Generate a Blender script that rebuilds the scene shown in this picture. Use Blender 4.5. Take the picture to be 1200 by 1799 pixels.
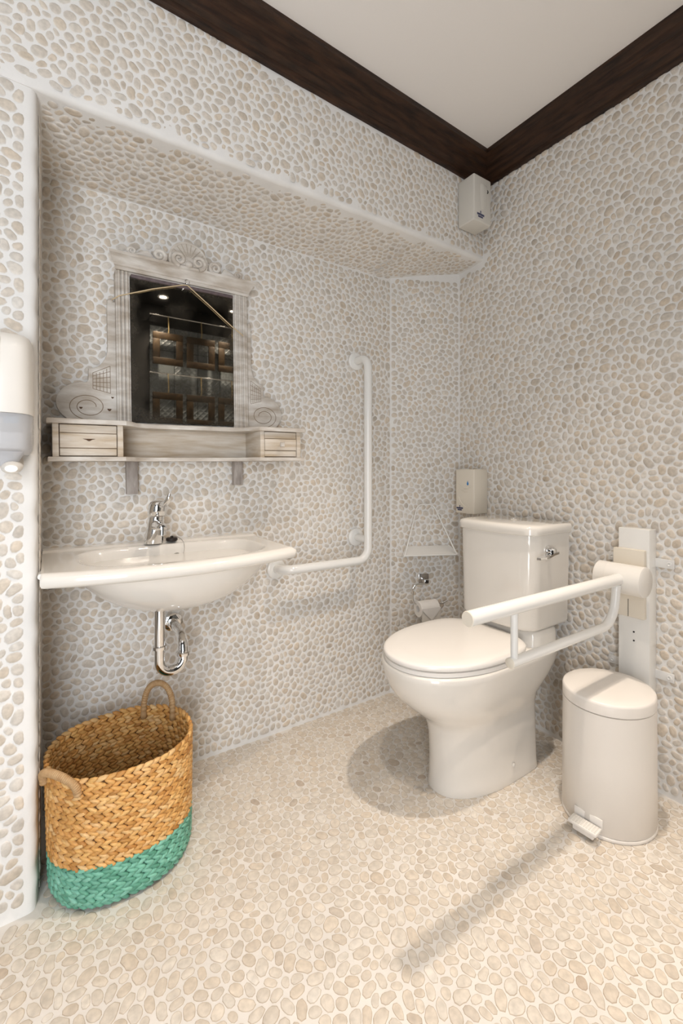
import bpy, bmesh, math, random
import numpy as np
from mathutils import Vector, Matrix
from mathutils.kdtree import KDTree

for o in list(bpy.data.objects):
    bpy.data.objects.remove(o, do_unlink=True)
scene = bpy.context.scene
col = scene.collection
PI = math.pi

# ------------------------------------------------------------------ camera
CAM = Vector((0, 0, 1.1))
TH = math.radians(56.5)            # x axis lies 56.5 deg to the right of the view direction
FPX, HORIZON = 780.0, 828.0
cam_d = bpy.data.cameras.new('camera')
cam = bpy.data.objects.new('camera', cam_d)
col.objects.link(cam)
cam.location = CAM
cam.rotation_euler = (PI / 2, 0, TH - PI / 2)
cam_d.sensor_fit = 'VERTICAL'
cam_d.sensor_height = 36.0
cam_d.lens = FPX / 1799.0 * 36.0
cam_d.shift_y = -(1799 / 2 - HORIZON) / 1799.0
cam_d.clip_start = 0.02
scene.camera = cam

# ------------------------------------------------------------------ world / exposure
world = bpy.data.worlds.new('world')
scene.world = world
world.use_nodes = True
world.node_tree.nodes['Background'].inputs[0].default_value = (0.75, 0.86, 1.0, 1)
world.node_tree.nodes['Background'].inputs[1].default_value = 0.6
vs = scene.view_settings
vs.view_transform = 'Standard'
vs.look = 'None'
vs.exposure = -0.04
vs.gamma = 1.0
vs.use_curve_mapping = False

WARM = (1.0, 0.87, 0.74)
COOL = (0.93, 0.96, 1.0)
LAMP_W = 60.0                      # watts of a ceiling downlight
FILL_W = 47.0                       # watts of the added cool fill light

# cool fill light, added in a made-up doorway behind the camera
dl = bpy.data.lights.new('doorway_daylight', 'AREA')
dl.shape = 'RECTANGLE'
dl.size, dl.size_y = 0.8, 1.95
dl.energy = FILL_W
dl.color = COOL
dlo = bpy.data.objects.new('doorway_daylight', dl)
col.objects.link(dlo)
dlo.location = (-0.62, -0.86, 1.03)
dlo.rotation_euler = (PI / 2, 0, 0)

# ------------------------------------------------------------------ room measures (metres)
XB = 1.746                         # right wall
YN = 1.706                         # back of the niche
XP = -0.02                         # edge of the left pier / niche side
def YA(x): return 1.357 + 0.0246 * x   # front wall (bulkhead and pier)
CH0 = (1.42, YN)                   # chamfered niche corner
CH1 = (XB, 1.552)
ZC = 2.56
XL, YBK = -1.15, -0.80
SOF = dict(FL=2.062, FR=2.108, BL=2.041, CL=2.048, CR=2.094)

# ------------------------------------------------------------------ materials
def newmat(name):
    m = bpy.data.materials.new(name)
    m.use_nodes = True
    nt = m.node_tree
    return m, nt, nt.nodes['Principled BSDF']

def mat(name, color, rough=0.5, metal=0.0, noise=0.0, nscale=20.0, bump=0.0, bscale=200.0, coat=0.0,
        spec=0.5, emit=None, estr=0.0, stretch=None, color2=None, trans=0.0, alpha=1.0, ior=1.45):
    m, nt, b = newmat(name)
    N, L = nt.nodes, nt.links
    b.inputs['Base Color'].default_value = (*color, 1)
    b.inputs['Roughness'].default_value = rough
    b.inputs['Metallic'].default_value = metal
    b.inputs['Specular IOR Level'].default_value = spec
    b.inputs['IOR'].default_value = ior
    if coat:
        b.inputs['Coat Weight'].default_value = coat
        b.inputs['Coat Roughness'].default_value = 0.05
    if trans: b.inputs['Transmission Weight'].default_value = trans
    if alpha < 1: b.inputs['Alpha'].default_value = alpha
    if emit:
        b.inputs['Emission Color'].default_value = (*emit, 1)
        b.inputs['Emission Strength'].default_value = estr
    geo = N.new('ShaderNodeNewGeometry')
    vec = geo.outputs['Position']
    if stretch:
        mp = N.new('ShaderNodeMapping')
        mp.inputs['Scale'].default_value = stretch
        L.new(vec, mp.inputs['Vector'])
        vec = mp.outputs['Vector']
    if noise or color2:
        n = N.new('ShaderNodeTexNoise')
        n.inputs['Scale'].default_value = nscale
        n.inputs['Detail'].default_value = 6
        L.new(vec, n.inputs['Vector'])
        r = N.new('ShaderNodeValToRGB')
        c2 = color2 if color2 else tuple(c * (1 - noise) for c in color)
        r.color_ramp.elements[0].position = 0.32
        r.color_ramp.elements[1].position = 0.68
        r.color_ramp.elements[0].color = (*c2, 1)
        r.color_ramp.elements[1].color = (*color, 1)
        L.new(n.outputs['Fac'], r.inputs['Fac'])
        L.new(r.outputs['Color'], b.inputs['Base Color'])
    if bump:
        n = N.new('ShaderNodeTexNoise')
        n.inputs['Scale'].default_value = bscale
        n.inputs['Detail'].default_value = 4
        L.new(vec, n.inputs['Vector'])
        bp = N.new('ShaderNodeBump')
        bp.inputs['Strength'].default_value = bump
        bp.inputs['Distance'].default_value = 0.002
        L.new(n.outputs['Fac'], bp.inputs['Height'])
        L.new(bp.outputs['Normal'], b.inputs['Normal'])
    return m

def attr_mat(name, ramp, edge_col, edge_amt, rough, noise=0.18, nscale=90, bump=0.15, spec=0.4, stretch=None, tint=(1.0, 0.93, 0.84)):
    """stone / straw: each piece has its own tone (R), tint (G) and rim (B) in the attribute 'piece'"""
    m, nt, b = newmat(name)
    N, L = nt.nodes, nt.links
    at = N.new('ShaderNodeAttribute'); at.attribute_name = 'piece'
    sp = N.new('ShaderNodeSeparateColor'); L.new(at.outputs['Color'], sp.inputs['Color'])
    r = N.new('ShaderNodeValToRGB')
    els = r.color_ramp.elements
    while len(els) < len(ramp): els.new(0.5)
    for e, (p, c) in zip(els, ramp):
        e.position = p; e.color = (*c, 1)
    L.new(sp.outputs['Red'], r.inputs['Fac'])
    tm = N.new('ShaderNodeMix'); tm.data_type = 'RGBA'; tm.blend_type = 'MULTIPLY'
    L.new(sp.outputs['Green'], tm.inputs['Factor'])
    L.new(r.outputs['Color'], tm.inputs['A'])
    tm.inputs['B'].default_value = (*tint, 1)
    geo = N.new('ShaderNodeNewGeometry'); vec = geo.outputs['Position']
    if stretch:
        mp = N.new('ShaderNodeMapping'); mp.inputs['Scale'].default_value = stretch
        L.new(vec, mp.inputs['Vector']); vec = mp.outputs['Vector']
    n = N.new('ShaderNodeTexNoise'); n.inputs['Scale'].default_value = nscale; n.inputs['Detail'].default_value = 5
    L.new(vec, n.inputs['Vector'])
    mr = N.new('ShaderNodeMapRange')
    mr.inputs['From Min'].default_value = 0.3; mr.inputs['From Max'].default_value = 0.7
    mr.inputs['To Min'].default_value = 1 - noise; mr.inputs['To Max'].default_value = 1.06
    L.new(n.outputs['Fac'], mr.inputs['Value'])
    nm = N.new('ShaderNodeMix'); nm.data_type = 'RGBA'; nm.blend_type = 'MULTIPLY'
    nm.inputs['Factor'].default_value = 1
    L.new(tm.outputs['Result'], nm.inputs['A']); L.new(mr.outputs['Result'], nm.inputs['B'])
    em = N.new('ShaderNodeMix'); em.data_type = 'RGBA'
    ef = N.new('ShaderNodeMath'); ef.operation = 'MULTIPLY'; ef.inputs[1].default_value = edge_amt
    L.new(sp.outputs['Blue'], ef.inputs[0]); L.new(ef.outputs['Value'], em.inputs['Factor'])
    L.new(nm.outputs['Result'], em.inputs['A']); em.inputs['B'].default_value = (*edge_col, 1)
    L.new(em.outputs['Result'], b.inputs['Base Color'])
    b.inputs['Roughness'].default_value = rough
    b.inputs['Specular IOR Level'].default_value = spec
    if bump:
        bp = N.new('ShaderNodeBump'); bp.inputs['Strength'].default_value = bump; bp.inputs['Distance'].default_value = 0.002
        L.new(n.outputs['Fac'], bp.inputs['Height']); L.new(bp.outputs['Normal'], b.inputs['Normal'])
    return m

M = {}
M['grout'] = mat('wall_grout', (0.80, 0.785, 0.76), 0.85, noise=0.06, nscale=9, bump=0.35, bscale=70)
M['floor_grout'] = mat('floor_grout', (0.74, 0.705, 0.66), 0.75, noise=0.10, nscale=6, bump=0.3, bscale=90)
M['pebble'] = attr_mat('wall_pebble', [(0.0, (0.50, 0.45, 0.39)), (0.3, (0.61, 0.56, 0.495)), (0.7, (0.67, 0.62, 0.555)), (1.0, (0.72, 0.68, 0.62))],
                       (0.78, 0.76, 0.73), 0.85, 0.62)
M['floor_pebble'] = attr_mat('floor_pebble', [(0.0, (0.51, 0.435, 0.36)), (0.25, (0.615, 0.555, 0.48)), (0.7, (0.68, 0.625, 0.55)), (1.0, (0.73, 0.685, 0.62))],
                             (0.36, 0.27, 0.18), 0.72, 0.55, nscale=70, tint=(1.0, 0.955, 0.90))
M['ceiling'] = mat('ceiling_paint', (0.90, 0.865, 0.83), 0.8, bump=0.1, bscale=60)
M['paint'] = mat('offwhite_paint', (0.70, 0.68, 0.64), 0.8)
M['beam'] = mat('dark_stained_wood', (0.050, 0.022, 0.0105), 0.40, color2=(0.013, 0.006, 0.0036), nscale=11, stretch=(1, 1, 9), bump=0.5, bscale=60, spec=0.4)
M['ceramic'] = mat('white_ceramic', (0.80, 0.765, 0.71), 0.10, coat=0.5)
M['seat'] = mat('white_seat_plastic', (0.82, 0.79, 0.75), 0.22)
M['enamel'] = mat('white_enamel_metal', (0.80, 0.79, 0.76), 0.25, coat=0.3)
M['binpaint'] = mat('white_powder_coat', (0.80, 0.76, 0.71), 0.33)
M['plastic'] = mat('white_plastic', (0.80, 0.77, 0.72), 0.28)
M['cream'] = mat('cream_plastic', (0.74, 0.68, 0.58), 0.35)
M['greyplastic'] = mat('pale_grey_plastic', (0.66, 0.635, 0.58), 0.4)
M['chrome'] = mat('chrome', (0.80, 0.80, 0.80), 0.06, metal=1.0)
M['satin'] = mat('satin_chrome', (0.52, 0.51, 0.50), 0.18, metal=1.0)
M['steel'] = mat('painted_bracket_metal', (0.76, 0.755, 0.74), 0.35, metal=0.1)
M['rubber'] = mat('black_rubber', (0.018, 0.012, 0.010), 0.5)
M['dark'] = mat('dark_hole', (0.02, 0.018, 0.016), 0.8)
M['paper'] = mat('toilet_paper', (0.82, 0.79, 0.75), 0.9, bump=0.15, bscale=150)
M['paper2'] = mat('toilet_paper_sheet', (0.74, 0.70, 0.64), 0.9, bump=0.15, bscale=150)  # darker copy of the paper, its shade put into the colour
M['limewash'] = mat('limewashed_wood', (0.70, 0.67, 0.625), 0.75, color2=(0.44, 0.38, 0.315), nscale=7, stretch=(1.5, 1.5, 6), bump=0.5, bscale=45)
M['limewash_warm'] = mat('limewashed_wood_worn', (0.71, 0.655, 0.58), 0.75, color2=(0.50, 0.40, 0.285), nscale=6, stretch=(1.2, 1.2, 9), bump=0.5, bscale=45)
M['batten'] = mat('weathered_batten', (0.44, 0.40, 0.37), 0.8, color2=(0.27, 0.235, 0.21), nscale=16, stretch=(5, 5, 1), bump=0.8, bscale=50)
M['groove'] = mat('carved_groove_dirt', (0.24, 0.18, 0.12), 0.9)  # dirt brown of carved lines; also paints shade into the drawer gaps
M['flute'] = mat('worn_flute', (0.46, 0.40, 0.33), 0.9)  # flute lines darker than the shell
M['chip'] = mat('chipped_paint_wood', (0.10, 0.055, 0.03), 0.85)
M['mirror_edge'] = mat('purple_grey_mirror_edge', (0.16, 0.12, 0.125), 0.6, noise=0.5, nscale=60)
M['twine'] = mat('beige_twine', (0.60, 0.47, 0.29), 0.8)
M['straw'] = attr_mat('water_hyacinth_straw', [(0.0, (0.50, 0.245, 0.06)), (0.3, (0.74, 0.40, 0.12)), (0.7, (0.82, 0.49, 0.17)), (1.0, (0.84, 0.57, 0.27))],
                      (0.33, 0.16, 0.05), 0.5, 0.55, noise=0.3, nscale=60, bump=0.3, stretch=(1, 1, 3), tint=(0.95, 0.86, 0.80))
M['greenstraw'] = attr_mat('green_painted_straw', [(0.0, (0.10, 0.30, 0.21)), (0.35, (0.165, 0.42, 0.31)), (0.7, (0.21, 0.50, 0.38)), (1.0, (0.26, 0.57, 0.44))],
                           (0.08, 0.25, 0.17), 0.5, 0.55, noise=0.2, nscale=60, bump=0.3, stretch=(1, 1, 3), tint=(0.92, 1.0, 0.95))
M['core'] = mat('basket_core', (0.10, 0.045, 0.014), 0.9)  # dark brown painted as shade between the strands
M['greencore'] = mat('basket_core_green', (0.03, 0.10, 0.07), 0.9)  # dark green painted as shade between the strands, also the bottom
M['wrap'] = mat('wrapped_rattan', (0.50, 0.33, 0.17), 0.6, color2=(0.40, 0.23, 0.10), nscale=70)
M['blue'] = mat('blue_drop_print', (0.05, 0.22, 0.50), 0.4)
M['navy'] = mat('navy_logo_print', (0.05, 0.055, 0.13), 0.5)
M['smoke'] = mat('smoky_clear_plastic', (0.62, 0.62, 0.64), 0.12, alpha=0.62)
M['bottle'] = mat('soap_bottle', (0.72, 0.72, 0.72), 0.3)
M['bluelabel'] = mat('pale_blue_label', (0.30, 0.42, 0.52), 0.5)
M['black_panel'] = mat('black_panel', (0.012, 0.011, 0.010), 0.45)
M['black_tile'] = mat('black_quilted_tile', (0.16, 0.175, 0.18), 0.35, spec=0.6)
M['bronze'] = mat('aged_bronze_frame', (0.055, 0.034, 0.015), 0.45, metal=0.3, color2=(0.026, 0.015, 0.007), nscale=25)
M['cordgold'] = mat('gold_cord', (0.32, 0.24, 0.11), 0.5)
M['bulb'] = mat('lit_bulb', (1, 1, 1), 0.5, emit=WARM, estr=25.0)

def glass_mirror():
    m, nt, b = newmat('old_silvered_mirror')
    N, L = nt.nodes, nt.links
    geo = N.new('ShaderNodeNewGeometry')
    n1 = N.new('ShaderNodeTexNoise'); n1.inputs['Scale'].default_value = 9; n1.inputs['Detail'].default_value = 8
    n2 = N.new('ShaderNodeTexNoise'); n2.inputs['Scale'].default_value = 160; n2.inputs['Detail'].default_value = 3
    L.new(geo.outputs['Position'], n1.inputs['Vector']); L.new(geo.outputs['Position'], n2.inputs['Vector'])
    a = N.new('ShaderNodeMath'); a.operation = 'MULTIPLY_ADD'; a.inputs[1].default_value = 0.35
    L.new(n2.outputs['Fac'], a.inputs[0]); L.new(n1.outputs['Fac'], a.inputs[2])
    at = N.new('ShaderNodeAttribute'); at.attribute_name = 'piece'
    sp = N.new('ShaderNodeSeparateColor'); L.new(at.outputs['Color'], sp.inputs['Color'])
    e = N.new('ShaderNodeMath'); e.operation = 'MULTIPLY_ADD'; e.inputs[1].default_value = 0.28   # silver lost at the rim
    L.new(sp.outputs['Blue'], e.inputs[0]); L.new(a.outputs['Value'], e.inputs[2])
    r = N.new('ShaderNodeMapRange'); r.inputs['From Min'].default_value = 0.66; r.inputs['From Max'].default_value = 1.0
    L.new(e.outputs['Value'], r.inputs['Value'])
    g = N.new('ShaderNodeBsdfGlossy'); g.inputs['Color'].default_value = (0.62, 0.60, 0.54, 1); g.inputs['Roughness'].default_value = 0.02
    d = N.new('ShaderNodeBsdfPrincipled'); d.inputs['Base Color'].default_value = (0.035, 0.028, 0.018, 1); d.inputs['Roughness'].default_value = 0.35
    mx = N.new('ShaderNodeMixShader')
    L.new(r.outputs['Result'], mx.inputs['Fac']); L.new(g.outputs['BSDF'], mx.inputs[1]); L.new(d.outputs['BSDF'], mx.inputs[2])
    L.new(mx.outputs['Shader'], nt.nodes['Material Output'].inputs['Surface'])
    return m
M['mirror'] = glass_mirror()

# ------------------------------------------------------------------ object helpers
WLOC = {}
def thing(name, label, cat, loc, group=None):
    o = bpy.data.objects.new(name, None)
    o.empty_display_size = 0.05
    col.objects.link(o)
    o.location = loc
    WLOC[o.name] = Vector(loc)
    o['label'] = label; o['category'] = cat
    if group: o['group'] = group
    return o

def obj(name, V, F, m, parent=None, smooth=40, piece=None, kind=None, label=None, center=True):
    """V in world metres; the object's origin goes to the middle of its foot"""
    V = np.asarray(V, float)
    c = np.array([(V[:, 0].min() + V[:, 0].max()) / 2, (V[:, 1].min() + V[:, 1].max()) / 2, V[:, 2].min()]) if center else np.zeros(3)
    me = bpy.data.meshes.new(name)
    me.from_pydata((V - c).tolist(), [], F)
    if smooth is not None:
        me.polygons.foreach_set('use_smooth', [True] * len(me.polygons))
        if smooth < 180: me.set_sharp_from_angle(angle=math.radians(smooth))
    if piece is not None:
        a = me.attributes.new('piece', 'FLOAT_COLOR', 'POINT')
        a.data.foreach_set('color', np.asarray(piece, np.float32).ravel())
    me.materials.append(m)
    me.update()
    o = bpy.data.objects.new(name, me)
    col.objects.link(o)
    WLOC[o.name] = Vector(c)
    if parent is not None:
        o.parent = parent
        o.location = Vector(c) - WLOC[parent.name]
    else:
        o.location = c
    if kind: o['kind'] = kind
    if label: o['label'] = label
    return o

def tag(o, label, cat, group=None, kind=None):
    o['label'] = label; o['category'] = cat
    if group: o['group'] = group
    if kind: o['kind'] = kind
    return o

class MB:
    """collects shapes into one mesh"""
    def __init__(s): s.V = []; s.F = []
    def add(s, VF):
        V, F = VF; n = len(s.V)
        s.V += [tuple(v) for v in V]; s.F += [tuple(i + n for i in f) for f in F]
        return s
    def build(s, name, m, parent=None, **k): return obj(name, s.V, s.F, m, parent, **k)

def from_bm(bm):
    bm.verts.ensure_lookup_table(); bm.verts.index_update()
    V = [tuple(v.co) for v in bm.verts]; F = [tuple(v.index for v in f.verts) for f in bm.faces]
    bm.free()
    return V, F

def box(x0, x1, y0, y1, z0, z1, bev=0.0, seg=2):
    bm = bmesh.new()
    bmesh.ops.create_cube(bm, size=1)
    for v in bm.verts:
        v.co = Vector(((x0 + x1) / 2 + v.co.x * (x1 - x0), (y0 + y1) / 2 + v.co.y * (y1 - y0), (z0 + z1) / 2 + v.co.z * (z1 - z0)))
    if bev: bmesh.ops.bevel(bm, geom=bm.edges[:], offset=bev, segments=seg, profile=0.5, affect='EDGES')
    return from_bm(bm)

def obox(c, ux, uy, uz, sx, sy, sz, bev=0.0, seg=2):
    """box in an own frame: centre c, unit axes, full sizes"""
    V, F = box(-sx / 2, sx / 2, -sy / 2, sy / 2, -sz / 2, sz / 2, bev, seg)
    c, ux, uy, uz = Vector(c), Vector(ux), Vector(uy), Vector(uz)
    return [tuple(c + ux * v[0] + uy * v[1] + uz * v[2]) for v in V], F

def extrude(pts, origin, ux, uy, un, d, bev=0.0):
    """flat outline (2D) extruded by d along un, optional bevel of the front edge"""
    bm = bmesh.new()
    O, ux, uy, un = Vector(origin), Vector(ux), Vector(uy), Vector(un)
    vs_ = [bm.verts.new(O + ux * p[0] + uy * p[1]) for p in pts]
    f = bm.faces.new(vs_)
    r = bmesh.ops.extrude_face_region(bm, geom=[f])
    nv = [g for g in r['geom'] if isinstance(g, bmesh.types.BMVert)]
    for v in nv: v.co += un * d
    if bev:
        s = set(nv)
        ed = [e for e in bm.edges if e.verts[0] in s and e.verts[1] in s]
        bmesh.ops.bevel(bm, geom=ed, offset=bev, segments=2, profile=0.5, affect='EDGES')
    bmesh.ops.recalc_face_normals(bm, faces=bm.faces[:])
    return from_bm(bm)

def loft(rings, cap0=True, cap1=True, closed=True):
    n = len(rings[0]); V = [tuple(p) for r in rings for p in r]; F = []
    for i in range(len(rings) - 1):
        for k in range(n if closed else n - 1):
            k2 = (k + 1) % n
            F.append((i * n + k, i * n + k2, (i + 1) * n + k2, (i + 1) * n + k))
    if cap0: F.append(tuple(range(n - 1, -1, -1)))
    if cap1: F.append(tuple((len(rings) - 1) * n + k for k in range(n)))
    return V, F

def tube(path, r, seg=16, caps=True, closed=False):
    P = [Vector(p) for p in path]; n = len(P)
    R = r if isinstance(r, (list, tuple)) else [r] * n
    T = []
    for i in range(n):
        a = P[(i - 1) % n] if (closed or i > 0) else P[i]
        b = P[(i + 1) % n] if (closed or i < n - 1) else P[i]
        T.append((b - a).normalized())
    up = Vector((0, 0, 1)) if abs(T[0].z) < 0.9 else Vector((1, 0, 0))
    nrm = T[0].cross(up).normalized()
    rings = []
    for i in range(n):
        if i > 0:
            nrm = (nrm - T[i] * nrm.dot(T[i])).normalized()
        bn = T[i].cross(nrm)
        rings.append([P[i] + (nrm * math.cos(2 * PI * k / seg) + bn * math.sin(2 * PI * k / seg)) * R[i] for k in range(seg)])
    if closed:
        rings.append(rings[0])
        return loft(rings, False, False)
    return loft(rings, caps, caps)

def fillet(pts, rad, n=8):
    P = [Vector(p) for p in pts]; out = [P[0]]
    for i in range(1, len(P) - 1):
        a, b, c = P[i - 1], P[i], P[i + 1]
        u, w = (a - b).normalized(), (c - b).normalized()
        ang = u.angle(w); rr = rad[i - 1] if isinstance(rad, (list, tuple)) else rad
        t = rr / math.tan(ang / 2)
        p0, p1 = b + u * t, b + w * t
        cen = b + (u + w).normalized() * (rr / math.sin(ang / 2))
        v0, v1 = p0 - cen, p1 - cen
        tot = v0.angle(v1); ax = v0.cross(v1).normalized()
        for k in range(n + 1): out.append(cen + Matrix.Rotation(tot * k / n, 3, ax) @ v0)
    out.append(P[-1])
    return out

def lathe(prof, c=(0, 0, 0), axis=(0, 0, 1), seg=32, cap0=True, cap1=True):
    a = Vector(axis).normalized()
    u = a.orthogonal().normalized(); w = a.cross(u); c = Vector(c)
    rings = [[c + a * h + (u * math.cos(2 * PI * k / seg) + w * math.sin(2 * PI * k / seg)) * r for k in range(seg)] for r, h in prof]
    return loft(rings, cap0, cap1)

def sph(c, r, seg=16, rings=8, sc=(1, 1, 1)):
    out = []
    for i in range(rings + 1):
        t = PI * i / rings; rr = max(math.sin(t), 1e-3)
        out.append([(c[0] + r * sc[0] * rr * math.cos(2 * PI * k / seg), c[1] + r * sc[1] * rr * math.sin(2 * PI * k / seg), c[2] - r * sc[2] * math.cos(t)) for k in range(seg)])
    return loft(out)

def superell(cx, cy, a, b, n, N=48, z=0.0):
    out = []
    for k in range(N):
        t = 2 * PI * k / N; c, s = math.cos(t), math.sin(t)
        out.append((cx + a * math.copysign(abs(c) ** (2 / n), c), cy + b * math.copysign(abs(s) ** (2 / n), s), z))
    return out

def structure(name, VF, m, label, cat, smooth=40):
    o = obj(name, VF[0], VF[1], m, None, smooth=smooth)
    return tag(o, label, cat, kind='structure')

def quadgrid(P00, P10, P11, P01, nu, nv):
    """bilinear patch"""
    P00, P10, P11, P01 = map(Vector, (P00, P10, P11, P01))
    V, F = [], []
    for j in range(nv + 1):
        for i in range(nu + 1):
            s, t = i / nu, j / nv
            V.append(tuple((P00 * (1 - s) + P10 * s) * (1 - t) + (P01 * (1 - s) + P11 * s) * t))
    for j in range(nv):
        for i in range(nu):
            a = j * (nu + 1) + i
            F.append((a, a + 1, a + nu + 2, a + nu + 1))
    return V, F

# ================================================================== THE ROOM
floor = structure('floor', box(XL, XB + 0.1, YBK - 0.3, YN + 0.1, -0.08, 0.0), M['floor_grout'],
                  'cream floor set with flat sliced pebbles in pale grout', 'floor')
ceiling = structure('ceiling', box(XL, XB + 0.1, YBK - 0.1, 1.62, ZC, ZC + 0.06), M['ceiling'],
                    'smooth white painted ceiling above the dark wooden cornice', 'ceiling')
wall_right = structure('wall_right', box(XB, XB + 0.1, YBK - 0.1, YN + 0.2, 0, ZC), M['grout'],
                       'pebble-covered right wall behind the toilet and bin', 'wall')
wall_back = structure('wall_back', box(XP - 0.1, XB, YN, YN + 0.1, 0, 2.2), M['grout'],
                      'pebble-covered back wall of the niche behind the washbasin', 'wall')
# chamfered corner of the niche
cn = Vector((CH1[1] - CH0[1], -(CH1[0] - CH0[0]), 0)).normalized()       # points into the room
cu = Vector((CH1[0] - CH0[0], CH1[1] - CH0[1], 0)); CHL = cu.length; cu.normalize()
wall_corner = structure('wall_corner', loft([[(CH0[0], CH0[1], z), (CH1[0], CH1[1], z), (XB, YN, z)] for z in (0, 2.15)]), M['grout'],
                        'narrow slanting pebble wall in the niche corner behind the toilet', 'wall', smooth=None)
# soffit of the niche: a slightly twisted slab with a rounded front lip
def soffit():
    N = 50; rings = []
    for i in range(N + 1):
        t0 = i / N; x = (XL + (XP - 0.02 - XL) * i / 2) if i < 3 else XP - 0.02 + (XB - XP + 0.02) * (i - 2) / (N - 2)
        t = max(0.0, (x - XP) / (XB - XP))
        yf = YA(x); zf = SOF['FL'] + (SOF['FR'] - SOF['FL']) * t
        zb = SOF['BL'] + (SOF['CR'] - SOF['BL']) * max(0, (t - 0.75)) / 0.25 * 1.0 if t > 0.75 else SOF['BL'] + 0.007 * t / 0.75
        yb = YN + 0.02
        r = 0.015 * min(1, max(0.02, (x - XP + 0.02) / 0.05))
        wob = 0.003 * math.sin(x * 37) + 0.002 * math.sin(x * 83)
        pts = [(x, yb, zb)]
        pts.append((x, yf + 0.06, zf - 0.002))
        for k in range(6):
            a = -PI / 2 - k * (PI / 2) / 5
            pts.append((x, yf + r + r * math.cos(a) + wob, zf + r + r * math.sin(a) + wob))
        pts += [(x, yf, zf + 0.06), (x, yf, ZC), (x, yb, ZC)]
        rings.append(pts)
    return loft(rings)
wall_bulkhead = structure('wall_bulkhead', soffit(), M['grout'], 'pebble-covered bulkhead and sloping soffit above the niche', 'wall')
# pier on the left, with rounded, slightly wavy arris
def pier():
    rings = []
    for i in range(61):
        z = 2.065 * i / 60
        w = -0.0016 * (1 + math.sin(z * 71)) - 0.0010 * (1 + math.sin(z * 133 + 1))
        r = 0.020; y0 = YA(XP)
        fl = 0.008 * math.exp(-z / 0.015)
        pts = [(XP, YN + 0.02, z), (XP, y0 + 0.05, z)]
        for k in range(6):
            a = k * (PI / 2) / 5
            pts.append((XP - r + r * math.cos(a) + w, y0 + r - r * math.sin(a) - fl, z))
        pts += [(-0.3, YA(-0.3) - fl, z), (XL, YA(XL) - fl, z), (XL, YN + 0.02, z)]
        rings.append(pts)
    return loft(rings)
wall_pier = structure('wall_pier', pier(), M['grout'], 'pebble-covered pier wall carrying the soap dispenser at the left', 'wall')
wall_left = structure('wall_left', box(XL - 0.1, XL, YBK - 0.1, YA(XL), 0, ZC), M['black_panel'], 'plain black side wall out of view', 'wall')
# wall behind the camera (seen in the old mirror) with a doorway added for the fill light
rearb = MB()
rearb.add(box(-0.17, XB, YBK - 0.1, YBK, 0, ZC)).add(box(XL, -1.05, YBK - 0.1, YBK, 0, ZC)).add(box(-1.05, -0.17, YBK - 0.1, YBK, 2.06, ZC))
wall_rear = tag(rearb.build('wall_rear', M['black_panel'], smooth=None), 'black wall opposite the niche, seen only in the mirror', 'wall', kind='structure')
door = MB()  # frame of the added doorway, made up to carry the fill light
for x0, x1 in ((-1.05, -1.01), (-0.21, -0.17)): door.add(box(x0, x1, YBK - 0.11, YBK + 0.01, 0, 2.06, 0.003))
door.add(box(-1.05, -0.17, YBK - 0.11, YBK + 0.01, 2.02, 2.06, 0.003))
tag(door.build('door_1', M['paint']), 'white frame of the open doorway opposite the niche', 'door frame', kind='structure')

structure('trim_3', box(-0.1, XB, YBK, -0.36, ZC - 0.03, ZC - 0.001), M['black_panel'], 'black ceiling panel above the rear black wall', 'ceiling panel')
# dark wooden cornice, mitred in the corner
PROF = [(0.0, 2.447), (0.010, 2.447), (0.016, 2.452), (0.018, 2.468), (0.026, 2.472), (0.034, 2.478), (0.040, 2.492), (0.047, 2.500),
        (0.049, 2.506), (0.057, 2.509), (0.064, 2.517), (0.069, 2.530), (0.076, 2.536), (0.086, 2.540), (0.088, ZC), (0.0, ZC)]
def cornice(which):
    rings = []
    rng = random.Random(3 + which)
    n = 40
    for i in range(n + 1):
        t = i / n; pts = []
        j = rng.uniform(-0.0012, 0.0012) if 0 < i < n else 0
        for d, z in PROF:
            zz = z + (j if 2.44 < z < 2.455 else 0)
            if which == 0:   # along the bulkhead
                x = XL + (XB - d - XL) * t; pts.append((x, YA(x) - d, zz))
            else:            # along the right wall
                y1 = YA(XB) - d; pts.append((XB - d, -0.36 + (y1 + 0.36) * (1 - t), zz))
        rings.append(pts)
    return loft(rings)
structure('trim_1', cornice(0), M['beam'], 'dark brown wooden cornice running above the bulkhead', 'cornice', 25)
structure('trim_2', cornice(1), M['beam'], 'dark brown wooden cornice running along the right wall', 'cornice', 25)

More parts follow.
